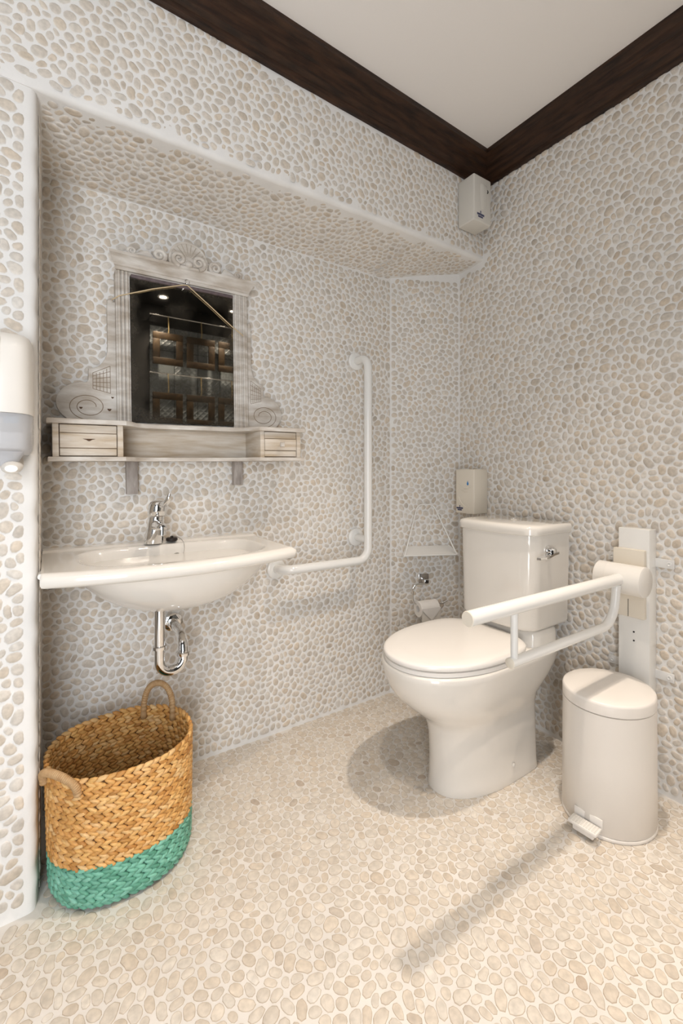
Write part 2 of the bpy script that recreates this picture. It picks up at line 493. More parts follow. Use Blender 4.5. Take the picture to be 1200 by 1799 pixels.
# ================================================================== TOILET
TY = 1.127
def pan_ring(z, xf, xb, hw, nf=2.2, nb=5, xm=None, N=64, dy=0.0):
    xm = xm if xm is not None else xf + 0.75 * hw + 0.03
    out = []
    for k in range(N):
        t = 2 * PI * k / N; c, s = math.cos(t), math.sin(t)
        n = nf if c > 0 else nb
        x = xm - (xm - xf) * abs(c) ** (2 / n) if c > 0 else xm + (xb - xm) * abs(c) ** (2 / n)
        out.append((x, TY + dy + hw * math.copysign(abs(s) ** (2 / n), s), z))
    return out
toilet = thing('toilet', 'white ceramic close-coupled toilet with closed lid beside the fold-down rail', 'toilet', (1.3, TY, 0))
rings = [pan_ring(0.0, 1.110, 1.543, 0.124, 2.2, 8, 1.37, dy=-0.030), pan_ring(0.004, 1.108, 1.545, 0.126, 2.2, 8, 1.37, dy=-0.030), pan_ring(0.03, 1.116, 1.543, 0.122, 2.2, 8, 1.37, dy=-0.030),
         pan_ring(0.10, 1.119, 1.542, 0.121, 2.2, 8, 1.37, dy=-0.029), pan_ring(0.18, 1.117, 1.542, 0.122, 2.2, 8, 1.36, dy=-0.027), pan_ring(0.215, 1.111, 1.542, 0.125, 2.2, 8, 1.34, dy=-0.024),
         pan_ring(0.238, 1.100, 1.543, 0.132, 2.2, 8, 1.32, dy=-0.019), pan_ring(0.258, 1.076, 1.546, 0.143, 2.15, 7, 1.29, dy=-0.013), pan_ring(0.285, 1.042, 1.562, 0.159, 2.1, 6, 1.25, dy=-0.007),
         pan_ring(0.315, 1.008, 1.592, 0.174, 2.1, 6, 1.22, dy=-0.002), pan_ring(0.35, 0.981, 1.625, 0.186, 2.1, 6, 1.22), pan_ring(0.39, 0.963, 1.648, 0.195, 2.1, 6, 1.22),
         pan_ring(0.425, 0.953, 1.656, 0.202, 2.1, 6, 1.22), pan_ring(0.441, 0.951, 1.658, 0.204, 2.1, 6, 1.22), pan_ring(0.447, 0.956, 1.656, 0.200, 2.1, 6, 1.22)]
obj('bowl', *loft(rings), M['ceramic'], toilet, smooth=60)
deck = [[(x, TY + y, z) for x, y, _ in superell(1.568, 0, a, b, 5, 40)] for z, a, b in ((0.43, 0.088, 0.165), (0.485, 0.088, 0.165), (0.500, 0.085, 0.162), (0.506, 0.078, 0.155))]
obj('deck', *loft(deck), M['ceramic'], toilet, smooth=60)
def lid_ring(z, s, dx=0.0):
    return [(p[0], p[1], z) for p in pan_ring(z, 1.265 - 0.312 * s, 1.265 + (0.205 + dx) * s, 0.203 * s, 2.08, 3.2, 1.265)]
seat = obj('seat', *loft([lid_ring(0.447, 0.95), lid_ring(0.4495, 0.955), lid_ring(0.450, 0.988), lid_ring(0.463, 0.990), lid_ring(0.465, 0.97), lid_ring(0.4655, 0.95)]), M['seat'], toilet, smooth=60)
lid = obj('lid', *loft([lid_ring(0.4658, 0.94), lid_ring(0.4685, 0.945), lid_ring(0.469, 0.996), lid_ring(0.471, 1.0), lid_ring(0.480, 1.0), lid_ring(0.484, 0.985), lid_ring(0.487, 0.95), lid_ring(0.4885, 0.8), lid_ring(0.4895, 0.4)]), M['seat'], toilet, smooth=60)
for sy in (-0.075, 0.075):
    obj('hinge', *lathe([(0.014, 0.447), (0.014, 0.472), (0.010, 0.476)], (1.470, TY + sy, 0), seg=16), M['plastic'], toilet)
obj('screw_cap', *lathe([(0.007, 0), (0.007, 0.003), (0.004, 0.005)], (1.375, TY - 0.1525, 0.062), (0, -1, 0), seg=14), M['plastic'], toilet)
def cis_ring(z, s=0.0, hw=0.177, N=17):
    """bow-fronted cistern outline; s grows it outwards"""
    xb = 1.690 + s * 0.2; h = hw + s; out = []
    r = 0.055; pts = []
    fr = lambda y: 1.440 - s + 0.026 * (y / h) ** 2
    out.append((xb, TY - h, z)); out.append((1.56, TY - h, z)); 
    cxr, cyr = fr(h - r) + r * 1.0, TY - h + r
    for k in range(7):
        a = -PI / 2 - k * (PI / 2) / 6
        out.append((cxr + r * math.cos(a), cyr + r * math.sin(a), z))
    for k in range(1, N):
        y = -(h - r) + 2 * (h - r) * k / N; out.append((fr(y), TY + y, z))
    cyl_ = TY + h - r
    for k in range(7):
        a = PI - k * (PI / 2) / 6
        out.append((cxr + r * math.cos(a), cyl_ + r * math.sin(a), z))
    out.append((1.56, TY + h, z)); out.append((xb, TY + h, z))
    return out
cistern = obj('cistern', *loft([cis_ring(0.507, -0.014, 0.168), cis_ring(0.514, -0.004, 0.168), cis_ring(0.525, 0, 0.169), cis_ring(0.70, 0, 0.173), cis_ring(0.866, 0, 0.177)]), M['ceramic'], toilet, smooth=60)
cl = obj('cistern_lid', *loft([cis_ring(0.864, 0.003), cis_ring(0.867, 0.008), cis_ring(0.888, 0.009), cis_ring(0.897, 0.005), cis_ring(0.901, -0.004), cis_ring(0.903, -0.02)]), M['ceramic'], toilet, smooth=60)
obj('button', *lathe([(0.010, 0.902), (0.012, 0.905), (0.012, 0.911), (0.007, 0.914)], (1.57, TY - 0.015, 0), seg=20), M['chrome'], cl)
lv = obj('flush_lever', *lathe([(0.020, 0), (0.020, 0.004), (0.011, 0.008), (0.011, 0.014), (0.015, 0.022), (0.012, 0.030), (0.004, 0.033)], (1.548, TY - 0.175, 0.806), (0, -1, 0), seg=20), M['chrome'], cistern)
hp = []
for t, w, zz in ((0, 0.010, 0.800), (0.25, 0.010, 0.797), (0.55, 0.014, 0.792), (0.85, 0.015, 0.788), (1.0, 0.008, 0.787)):
    x = 1.562 - 0.105 * t; y = TY - 0.202 + 0.004 * t
    hp.append([(x, y + w, zz - 0.004), (x, y + w, zz + 0.004), (x, y - w, zz + 0.005), (x, y - w, zz - 0.003)])
obj('handle', *loft(hp), M['chrome'], cistern, smooth=50)

# ================================================================== PEDAL BIN
BX, BY = 1.512, 0.722
bin_ = thing('pedal_bin', 'white enamelled oval pedal bin in front of the rail column', 'bin', (BX, BY, 0))
def bring(z, s, n=2.0): return superell(BX, BY, 0.143 * s, 0.130 * s, n, 64, z)
obj('base', *loft([bring(0.0, 0.99), bring(0.004, 1.012), bring(0.010, 1.012), bring(0.012, 1.0)]), M['binpaint'], bin_, smooth=50)
obj('body', *loft([bring(0.012, 0.985), bring(0.014, 1.0), bring(0.2, 0.995), bring(0.367, 0.985), bring(0.368, 0.965)]), M['binpaint'], bin_, smooth=50)
obj('lid', *loft([bring(0.3705, 0.975), bring(0.371, 0.99), bring(0.398, 0.990), bring(0.404, 0.978), bring(0.4065, 0.95), bring(0.4085, 0.7), bring(0.4095, 0.3)]), M['binpaint'], bin_, smooth=50)
pa = math.radians(184); pd = Vector((math.cos(pa), math.sin(pa), 0)); pt = Vector((-pd.y, pd.x, 0))
pc = Vector((BX, BY, 0)) + pd * 0.154
ped = MB().add(obox(pc + pd * 0.012 + Vector((0, 0, 0.036)), pd, pt, (0, 0, 1), 0.040, 0.082, 0.010, 0.003))
ped.add(obox(pc - pd * 0.014 + Vector((0, 0, 0.047)), pd, pt, (0, 0, 1), 0.005, 0.082, 0.030, 0.002))
ped.add(obox(pc + pd * 0.008 + Vector((0, 0, 0.023)), pd, pt, (0, 0, 1), 0.034, 0.060, 0.018, 0.003))
pedal = ped.build('pedal', M['seat'], bin_)
studs = MB()
for i in range(5):
    for k in range(10):
        studs.add(obox(pc + pd * (-0.002 + i * 0.007) + pt * (-0.034 + k * 0.0076) + Vector((0, 0, 0.0415)), pd, pt, (0, 0, 1), 0.0022, 0.0045, 0.0012))
studs.build('tread', M['greyplastic'], pedal, kind='stuff', smooth=None)

# ================================================================== FOLD-DOWN SUPPORT RAIL ON ITS COLUMN
RY = 0.722
rail = thing('fold_down_rail', 'white fold-down support rail with drum hinge on a floor column', 'grab rail', (1.70, RY, 0))
obj('column', *box(1.690, XB - 0.001, 0.674, 0.772, 0.0, 0.902, 0.003), M['enamel'], rail)
br_ = []
for z in (0.788, 0.408):
    b_ = obj('bracket', *box(XB - 0.010, XB - 0.004, 0.620, 0.828, z - 0.015, z + 0.015, 0.0015), M['steel'], rail)
    for y in (0.634, 0.814):
        obj('screw', *lathe([(0.008, 0), (0.008, 0.002), (0.005, 0.003), (0.003, 0.001)], (XB - 0.010, y, z), (-1, 0, 0), seg=14), M['steel'], b_)
obj('carriage', *box(1.672, 1.691, 0.682, 0.782, 0.598, 0.832, 0.004), M['cream'], rail)
obj('slot', *box(1.6705, 1.6725, 0.7315, 0.7325, 0.60, 0.66), M['dark'], rail, smooth=None)
for z in (0.515, 0.545): obj('rivet', *lathe([(0.003, 0), (0.003, 0.001)], (1.690, 0.722, z), (-1, 0, 0), seg=10), M['dark'], rail)
drum = obj('drum', *lathe([(0.046, 0.0), (0.050, 0.003), (0.050, 0.108), (0.049, 0.109), (0.049, 0.111), (0.050, 0.112), (0.050, 0.146), (0.046, 0.149)], (1.622, 0.656, 0.737), (0, 1, 0), seg=48), M['plastic'], rail)
obj('rail_tube', *tube([(0.842, RY, 0.745), (0.8425, RY, 0.745), (1.594, RY, 0.741)], [0.0180, 0.0190, 0.0190], 32), M['enamel'], rail)
obj('end_cap', *lathe([(0.0172, 0), (0.0186, 0.0015), (0.0186, 0.003)], (0.840, RY, 0.745), (1, 0, 0), seg=32), M['cream'], rail)
lowp = fillet([(1.004, RY, 0.600), (1.545, RY, 0.600), (1.568, RY, 0.725)], 0.085, 14)
obj('lower_tube', *tube(lowp, 0.0135, 24), M['enamel'], rail)
obj('lower_end_cap', *lathe([(0.0125, 0), (0.0138, 0.001), (0.0138, 0.002)], (1.002, RY, 0.600), (1, 0, 0), seg=24), M['cream'], rail)
obj('strut', *tube([(1.022, RY, 0.605), (1.022, RY, 0.730)], 0.0095, 20), M['enamel'], rail)

# ================================================================== L-SHAPED GRAB BAR
GX, GYo = 1.205, YN - 0.102
grab = thing('grab_bar', 'white L-shaped grab bar fixed to the niche back wall', 'grab bar', (GX, YN, 0.70))
gp = fillet([(GX, YN - 0.006, 1.615), (GX, GYo, 1.615), (GX, GYo, 0.702), (0.797, GYo, 0.702), (0.797, YN - 0.006, 0.693)], [0.05, 0.055, 0.05], 10)
obj('tube', *tube(gp, 0.0185, 28), M['enamel'], grab)
obj('stay', *tube([(GX, YN - 0.006, 0.792), (GX, GYo + 0.004, 0.792)], 0.0165, 24), M['enamel'], grab)
for x, z in ((GX, 1.615), (GX, 0.792), (0.797, 0.693)):
    obj('flange', *lathe([(0.041, 0.0), (0.041, 0.008), (0.038, 0.011), (0.030, 0.013), (0.020, 0.014)], (x, YN - 0.003, z), (0, -1, 0), seg=36), M['enamel'], grab)

# ================================================================== WASHBASIN
basin = thing('washbasin', 'wide white ceramic wall-hung washbasin with flat side ledges', 'washbasin', (0.34, YN, 0.66))
BX0, BX1, BZ = -0.014, 0.690, 0.848
def yfront(x):
    t = (x - (BX0 + BX1) / 2) / ((BX1 - BX0) / 2)
    return 1.250 + 0.062 * t * t + (0.012 if t > 0 else -0.004) * abs(t)
def basin_mesh():
    nx, ny = 150, 84; V, F = [], []
    cx, cy, hx, hy = 0.345, 1.447, 0.272, 0.163
    for j in range(ny + 1):
        for i in range(nx + 1):
            s, t = i / nx, j / ny
            x = BX0 + (BX1 - BX0) * s; yf = yfront(x)
            y = yf + (YN - 0.001 - yf) * t
            q = (abs((x - cx) / hx) ** 3.4 + abs((y - cy - 0.03 * ((x - cx) / hx) ** 2) / hy) ** 3.4) ** (1 / 3.4)
            d = 0.0
            if q < 1.0: d = 0.125 * (1 - q ** 4.0) ** 1.1
            e = min(y - yf, x - BX0 + 0.01, BX1 - x) / 0.016
            lip = -0.007 * max(0, 1 - e) ** 2
            raised = 0.006 * max(0, min(1, (y - 1.64) / 0.012))
            V.append((x, y, BZ - d + lip + raised))
    for j in range(ny):
        for i in range(nx):
            a = j * (nx + 1) + i; F.append((a, a + 1, a + nx + 2, a + nx + 1))
    # rolled rim going down and the underside
    rim = [j * (nx + 1) for j in range(ny, 0, -1)] + list(range(nx)) + [nx + j * (nx + 1) for j in range(ny + 1)]
    prev = rim; base = [V[k] for k in rim]
    for out, dz in ((0.004, -0.006), (0.006, -0.014), (0.004, -0.024), (-0.002, -0.031), (-0.016, -0.036)):
        cur = []
        for (x, y, z) in base:
            n = np.array([x - 0.34, (y - 1.55) * 1.0]); 
            nxx = 1.0 if x > BX1 - 1e-5 else (-1.0 if x < BX0 + 1e-5 else 0.0)
            nyy = -1.0 if abs(y - yfront(x)) < 1e-5 else 0.0
            l = math.hypot(nxx, nyy) or 1
            V.append((max(x + nxx / l * out, XP + 0.004), y + nyy / l * out, BZ - 0.004 + dz)); cur.append(len(V) - 1)
        for k in range(len(rim) - 1): F.append((prev[k + 1], prev[k], cur[k], cur[k + 1]))
        prev = cur
    F.append(tuple(prev))
    return V, F
bo = obj('slab', *basin_mesh(), M['ceramic'], basin, smooth=60)
under = []
for z, a, b, cy in ((0.816, 0.300, 0.205, 1.492), (0.80, 0.292, 0.200, 1.492), (0.77, 0.270, 0.186, 1.495), (0.735, 0.235, 0.165, 1.50), (0.70, 0.185, 0.135, 1.505), (0.675, 0.125, 0.098, 1.51), (0.662, 0.07, 0.06, 1.51)):
    under.append(superell(0.355, min(cy, YN - b - 0.002), a, b, 2.3, 56, z))
obj('underside', *loft(under), M['ceramic'], basin, smooth=70)
ov = obj('overflow', *lathe([(0.015, 0), (0.015, 0.002), (0.012, 0.004), (0.004, 0.003)], (0.372, 1.5905, 0.8045), (0, -0.91, 0.41), seg=24), M['chrome'], basin)
obj('overflow_hole', *lathe([(0.0035, 0), (0.0035, 0.002)], (0.372, 1.5872, 0.8060), (0, -0.91, 0.41), seg=12), M['dark'], ov)
obj('drain', *lathe([(0.022, 0), (0.022, 0.002), (0.016, 0.003), (0.012, 0.001)], (0.345, 1.47, 0.7245), seg=24), M['chrome'], basin)
obj('silicone_bead', *tube([(XP + 0.006, 1.36, 0.832), (XP + 0.005, 1.5, 0.832), (XP + 0.005, 1.70, 0.832)], 0.008, 10), M['plastic'], basin)

# plug and ball chain
plug = thing('basin_plug', 'black rubber plug on a ball chain lying on the basin ledge', 'plug', (0.366, 1.640, BZ + 0.006))
obj('stopper', *lathe([(0.017, 0.0), (0.0195, 0.003), (0.019, 0.010), (0.016, 0.012), (0.005, 0.012), (0.005, 0.017)], (0.366, 1.640, BZ + 0.0062), seg=24), M['rubber'], plug)
ch = MB()
cpts = []
for i in range(34):
    t = i / 33
    p0, p1, p2, p3 = Vector((0.366, 1.640, BZ + 0.024)), Vector((0.392, 1.628, BZ + 0.022)), Vector((0.410, 1.592, BZ + 0.008)), Vector((0.388, 1.584, 0.803))
    cpts.append(p0 * (1 - t) ** 3 + p1 * 3 * t * (1 - t) ** 2 + p2 * 3 * t * t * (1 - t) + p3 * t ** 3)
for p in cpts: ch.add(sph(p, 0.0016, 6, 4))
ch.build('ball_chain', M['chrome'], plug, kind='stuff')

# faucet
FX, FY, FZ = 0.304, 1.632, BZ + 0.005
tap = thing('basin_tap', 'chrome single-lever mixer tap on the washbasin', 'tap', (FX, FY, FZ))
tl = lambda z: (FX + 0.010 * (z / 0.12), FY - 0.010 * (z / 0.12))
rg = []
for r, z in ((0.0300, 0.0), (0.0305, 0.003), (0.0298, 0.02), (0.0275, 0.06), (0.0258, 0.092)):
    x, y = tl(z); rg.append([(x + r * math.cos(2 * PI * k / 36), y + r * math.sin(2 * PI * k / 36), FZ + z) for k in range(36)])
obj('body', *loft(rg), M['chrome'], tap, smooth=50)
rg = []
for r, z in ((0.0262, 0.094), (0.0295, 0.096), (0.0302, 0.114), (0.0292, 0.130), (0.0250, 0.141), (0.016, 0.147), (0.005, 0.149)):
    x, y = tl(z); rg.append([(x + r * math.cos(2 * PI * k / 36), y + r * math.sin(2 * PI * k / 36), FZ + z) for k in range(36)])
head = obj('head', *loft(rg), M['chrome'], tap, smooth=60)
sx, sy = tl(0.06)
spr = []
for t, w, hgt, z in ((0, 0.018, 0.020, 0.062), (0.3, 0.018, 0.018, 0.066), (0.6, 0.017, 0.015, 0.066), (0.9, 0.016, 0.012, 0.063), (1.0, 0.010, 0.009, 0.062)):
    c = Vector((sx + 0.004 * t, sy - 0.015 - 0.085 * t, FZ + z))
    spr.append([c + Vector((w * math.cos(2 * PI * k / 20), 0, hgt * math.sin(2 * PI * k / 20))) for k in range(20)])
spout = obj('spout', *loft(spr), M['chrome'], tap, smooth=60)
obj('aerator', *lathe([(0.0115, -0.028), (0.0125, -0.027), (0.0125, 0.0)], (sx + 0.004, sy - 0.088, FZ + 0.066), seg=24), M['chrome'], spout)
lvp = [Vector((FX + 0.012, FY - 0.012, FZ + 0.128)), Vector((FX + 0.018, FY - 0.04, FZ + 0.134)), Vector((FX + 0.024, FY - 0.068, FZ + 0.137)), Vector((FX + 0.030, FY - 0.084, FZ + 0.150)), Vector((FX + 0.034, FY - 0.088, FZ + 0.174))]
obj('lever', *tube(lvp, [0.013, 0.0095, 0.0095, 0.0100, 0.0050], 16), M['chrome'], head, smooth=60)

# trap and waste pipe
trap = thing('drain_trap', 'chrome bottle-bend waste trap under the washbasin', 'pipe', (0.34, 1.55, 0.40))
PX, PY = 0.300, 1.510
tp = fillet([(PX, PY, 0.668), (PX, PY, 0.452), (PX + 0.074, PY, 0.452), (PX + 0.074, PY + 0.005, 0.547), (0.384, 1.702, 0.547)], [0.036, 0.036, 0.040], 12)
obj('pipe', *tube(tp, 0.0165, 24), M['chrome'], trap)
for x, y, z, ax in ((PX, PY, 0.536, (0, 0, 1)), (PX + 0.074, PY + 0.002, 0.500, (0, 0, 1))):
    obj('collar', *lathe([(0.0175, -0.006), (0.022, -0.005), (0.0225, 0.004), (0.018, 0.006)], (x, y, z), ax, seg=28), M['chrome'], trap)
obj('wall_rose', *lathe([(0.034, 0), (0.033, 0.006), (0.026, 0.010), (0.018, 0.011)], (0.384, YN - 0.003, 0.547), (0, -1, 0), seg=32), M['chrome'], trap)

# ================================================================== MIRROR WITH SHELF AND DRAWERS
ROLL = math.radians(-0.8)                     # hangs a little higher on the right
MO = Vector((0.012, YN - 0.004, 1.130))
def mw(V):
    """local (x along wall, y out of the wall, z up) -> world"""
    c, s = math.cos(-ROLL), math.sin(-ROLL)
    return [(MO.x + v[0] * c - v[2] * s, MO.y - v[1], MO.z + v[0] * s + v[2] * c) for v in V]
def ml(VF):
    V, F = VF
    return mw(V), [tuple(reversed(f)) for f in F]
mir = thing('mirror_cabinet', 'limewashed wooden mirror with carved crest, side scrolls and two small drawers', 'mirror', (0.42, YN, 1.139))
def mpart(name, VF, m, parent=mir, **k): return obj(name, *ml(VF), M[m], parent, **k)
WT = 0.816
DL, DR = 0.187, 0.168                         # drawer box widths
DP, CP = 0.165, 0.085                         # depths: drawer boxes / middle
def shelf_outline(o):
    r = 0.03
    return [(-0.006 - o, 0), (-0.006 - o, DP + o), (DL + o, DP + o), (DL + 0.02 + o, DP - 0.02 + o), (DL + 0.05, CP + 0.02 + o), (DL + 0.08, CP + o),
            (WT - DR - 0.08, CP + o), (WT - DR - 0.05, CP + 0.02 + o), (WT - DR - 0.02 - o, DP - 0.02 + o), (WT - DR - o, DP + o), (WT + 0.006 + o, DP + o), (WT + 0.006 + o, 0)]
mpart('shelf_top', extrude(shelf_outline(0.008), (0, 0, 0.111), (1, 0, 0), (0, 1, 0), (0, 0, 1), 0.015, 0.005), 'limewash')
mpart('shelf_bottom', extrude(shelf_outline(0.006), (0, 0, 0.0), (1, 0, 0), (0, 1, 0), (0, 0, 1), 0.013, 0.004), 'limewash')
mpart('back_panel', box(0.0, WT, 0.0, 0.014, 0.012, 0.112), 'limewash_warm')
for k, (x0, x1) in enumerate(((0.0, DL), (WT - DR, WT))):
    carc = MB().add(box(x0, x0 + 0.016, 0, DP - 0.004, 0.013, 0.111, 0.001)).add(box(x1 - 0.016, x1, 0, DP - 0.004, 0.013, 0.111, 0.001)).add(box(x0 + 0.016, x1 - 0.016, 0.0, DP - 0.03, 0.013, 0.018))
    mpart('drawer_box', (carc.V, carc.F), 'limewash_warm')
    xa, xb_ = x0 + 0.0175, x1 - 0.0175
    dw = mpart('drawer', box(xa, xb_, 0.02, DP - 0.010, 0.0155, 0.1095, 0.001), 'groove')  # dark body paints shade into the gaps between the boards
    for z0, z1, pr in ((0.0165, 0.0375, 0.002), (0.0400, 0.0825, 0.005), (0.0850, 0.1085, 0.002)):
        mpart('drawer_board', box(xa + 0.001, xb_ - 0.001, DP - 0.012, DP - 0.010 + pr, z0, z1, 0.001), 'limewash_warm', dw)
    xm = (xa + xb_) / 2
    if k == 1:
        mpart('knob', lathe([(0.006, 0), (0.006, 0.006), (0.011, 0.010), (0.012, 0.016), (0.009, 0.020)], (xm, DP - 0.006, 0.061), (0, 1, 0), seg=4), 'limewash', dw, smooth=None)
    else:
        mpart('keyhole', extrude([(-0.017, 0.003), (0.017, 0.003), (0.008, 0.0), (0.002, -0.004), (-0.002, -0.004), (-0.008, 0.0)], (xm, DP - 0.0053, 0.064), (1, 0, 0), (0, 0, 1), (0, 1, 0), 0.0012), 'chip', dw, smooth=None)
# frame
FL_, FR_ = 0.186, 0.650                       # outer edges of the pilasters
GL, GR, GB, GT = 0.230, 0.592, 0.130, 0.640
for x0, x1 in ((FL_, GL), (GR, FR_)):
    st = mpart('frame_stile', box(x0, x1, 0.0, 0.040, 0.123, 0.645, 0.001), 'limewash')
    for i in range(3):
        xx = x0 + 0.004 + i * (x1 - x0 - 0.008) / 3 + 0.001
        mpart('reeding', box(xx, xx + 0.009, 0.038, 0.047, 0.124, 0.645, 0.0035), 'limewash', st)
mpart('frame_head', box(GL, GR, 0.0, 0.040, 0.632, 0.660, 0.001), 'limewash')
mpart('frame_foot', box(GL, GR, 0.0, 0.034, 0.120, 0.134, 0.002), 'limewash')
cprof = [(0.0, 0.645), (0.050, 0.645), (0.050, 0.655), (0.055, 0.657), (0.057, 0.663), (0.062, 0.667), (0.068, 0.675), (0.075, 0.682), (0.082, 0.685), (0.084, 0.693), (0.0, 0.693)]
cr = []
for side in (0, 1):
    cr.append([((FL_ - (d - 0.045) * 0.6) if side == 0 else (FR_ + (d - 0.045) * 0.6), d, z) for d, z in cprof])
mpart('cornice', loft(cr), 'limewash', smooth=25)
# silvered glass, its rim darkened
def mglass():
    nx, ny = 16, 20; V, F, A = [], [], []
    for j in range(ny + 1):
        for i in range(nx + 1):
            s, t = i / nx, j / ny
            # rounded corners
            x = GL + 0.001 + (GR - GL - 0.002) * s; z = GB + 0.006 + (GT - GB - 0.012) * t
            y = 0.0425 + 0.002 * t            # leans forward at the top
            V.append((x, y, z)); e = min(s, 1 - s, (t) * 1.3, (1 - t) * 1.3)
            A.append((0.5, 0.5, max(0, 1 - e / 0.12) ** 1.5, 1))
    for j in range(ny):
        for i in range(nx):
            a = j * (nx + 1) + i; F.append((a, a + 1, a + nx + 2, a + nx + 1))
    n0 = len(V)
    ring = list(range(nx + 1)) + [(j + 1) * (nx + 1) - 1 for j in range(1, ny + 1)] + [ny * (nx + 1) + i for i in range(nx - 1, -1, -1)] + [j * (nx + 1) for j in range(ny - 1, 0, -1)]
    for k in ring:
        V.append((V[k][0], V[k][1] - 0.004, V[k][2])); A.append((0.5, 0.5, 1, 1))
    for k in range(len(ring)):
        k2 = (k + 1) % len(ring); F.append((ring[k], n0 + k, n0 + k2, ring[k2]))
    return V, F, A
gv, gf, ga = mglass()
obj('glass', mw(gv), gf, M['mirror'], mir, piece=ga, smooth=30, label='old dark speckled mirror glass')
mpart('glass_edge', box(GL + 0.002, GR - 0.002, 0.040, 0.052, 0.626, 0.637, 0.002), 'mirror_edge')
# carved crest: scallop shell between scrolls
def spiral(cx, cz, r0, r1, a0, turns, n=36, y=0.05, sgn=1):
    return [(cx + sgn * (r0 + (r1 - r0) * i / n) * math.cos(a0 + 2 * PI * turns * i / n), y, cz + (r0 + (r1 - r0) * i / n) * math.sin(a0 + 2 * PI * turns * i / n)) for i in range(n + 1)]
CXm = 0.418; CZ = 0.690
shell = [(CXm + 0.066 * math.cos(a) * (1 + 0.012 * math.cos(a * 18)), CZ + 0.022 + 0.066 * math.sin(a) * (1 + 0.012 * math.cos(a * 18))) for a in np.linspace(-0.12 * PI, 1.12 * PI, 61)] + [(CXm - 0.030, CZ), (CXm + 0.030, CZ)]
crest = mpart('crest', extrude(shell, (0, 0.060, 0), (1, 0, 0), (0, 0, 1), (0, 1, 0), 0.022, 0.005), 'limewash', label='carved scallop shell crest')
rb = MB()
for a in np.linspace(0.08 * PI, 0.92 * PI, 10):
    c_, s_ = math.cos(a), math.sin(a)
    rb.add(tube([(CXm + 0.016 * c_, 0.0825, CZ + 0.022 + 0.016 * s_), (CXm + 0.040 * c_, 0.0838, CZ + 0.022 + 0.040 * s_), (CXm + 0.060 * c_, 0.0825, CZ + 0.022 + 0.060 * s_)], [0.0008, 0.0012, 0.0014], 6))
mpart('shell_flutes', (rb.V, rb.F), 'flute', crest)
mpart('shell_rim', tube([(CXm + 0.064 * math.cos(a), 0.080, CZ + 0.022 + 0.064 * math.sin(a)) for a in np.linspace(-0.1 * PI, 1.1 * PI, 40)], 0.0045, 8), 'limewash', crest)
for sg in (-1, 1):
    mpart('volute', tube(spiral(CXm + sg * 0.034, CZ + 0.022, 0.024, 0.004, -0.5 * PI, 1.6, y=0.086, sgn=sg), [0.008 - 0.004 * i / 36 for i in range(37)], 8), 'limewash', crest)
    mpart('scroll', tube(spiral(CXm + sg * 0.098, CZ + 0.022, 0.024, 0.004, -0.6 * PI, 1.5, y=0.074, sgn=-sg), [0.0085 - 0.004 * i / 36 for i in range(37)], 8), 'limewash', crest)
    leaf = [(0.0, 0.0), (0.012, 0.016), (0.020, 0.030), (0.034, 0.026), (0.046, 0.020), (0.062, 0.012), (0.078, 0.006), (0.086, 0.0)]
    mpart('leaf', extrude([(sg * (0.112 + p[0]) + CXm, CZ + p[1]) for p in leaf], (0, 0.062, 0), (1, 0, 0), (0, 0, 1), (0, 1, 0), 0.014, 0.004), 'limewash', crest)
    mpart('end_curl', tube(spiral(CXm + sg * 0.184, CZ + 0.017, 0.015, 0.003, -0.5 * PI, 1.35, y=0.072, sgn=sg), [0.0055 - 0.0025 * i / 36 for i in range(37)], 8), 'limewash', crest)
mpart('shell_boss', sph((CXm, 0.084, CZ + 0.010), 0.014, 14, 8, (1, 0.6, 0.9)), 'limewash', crest)
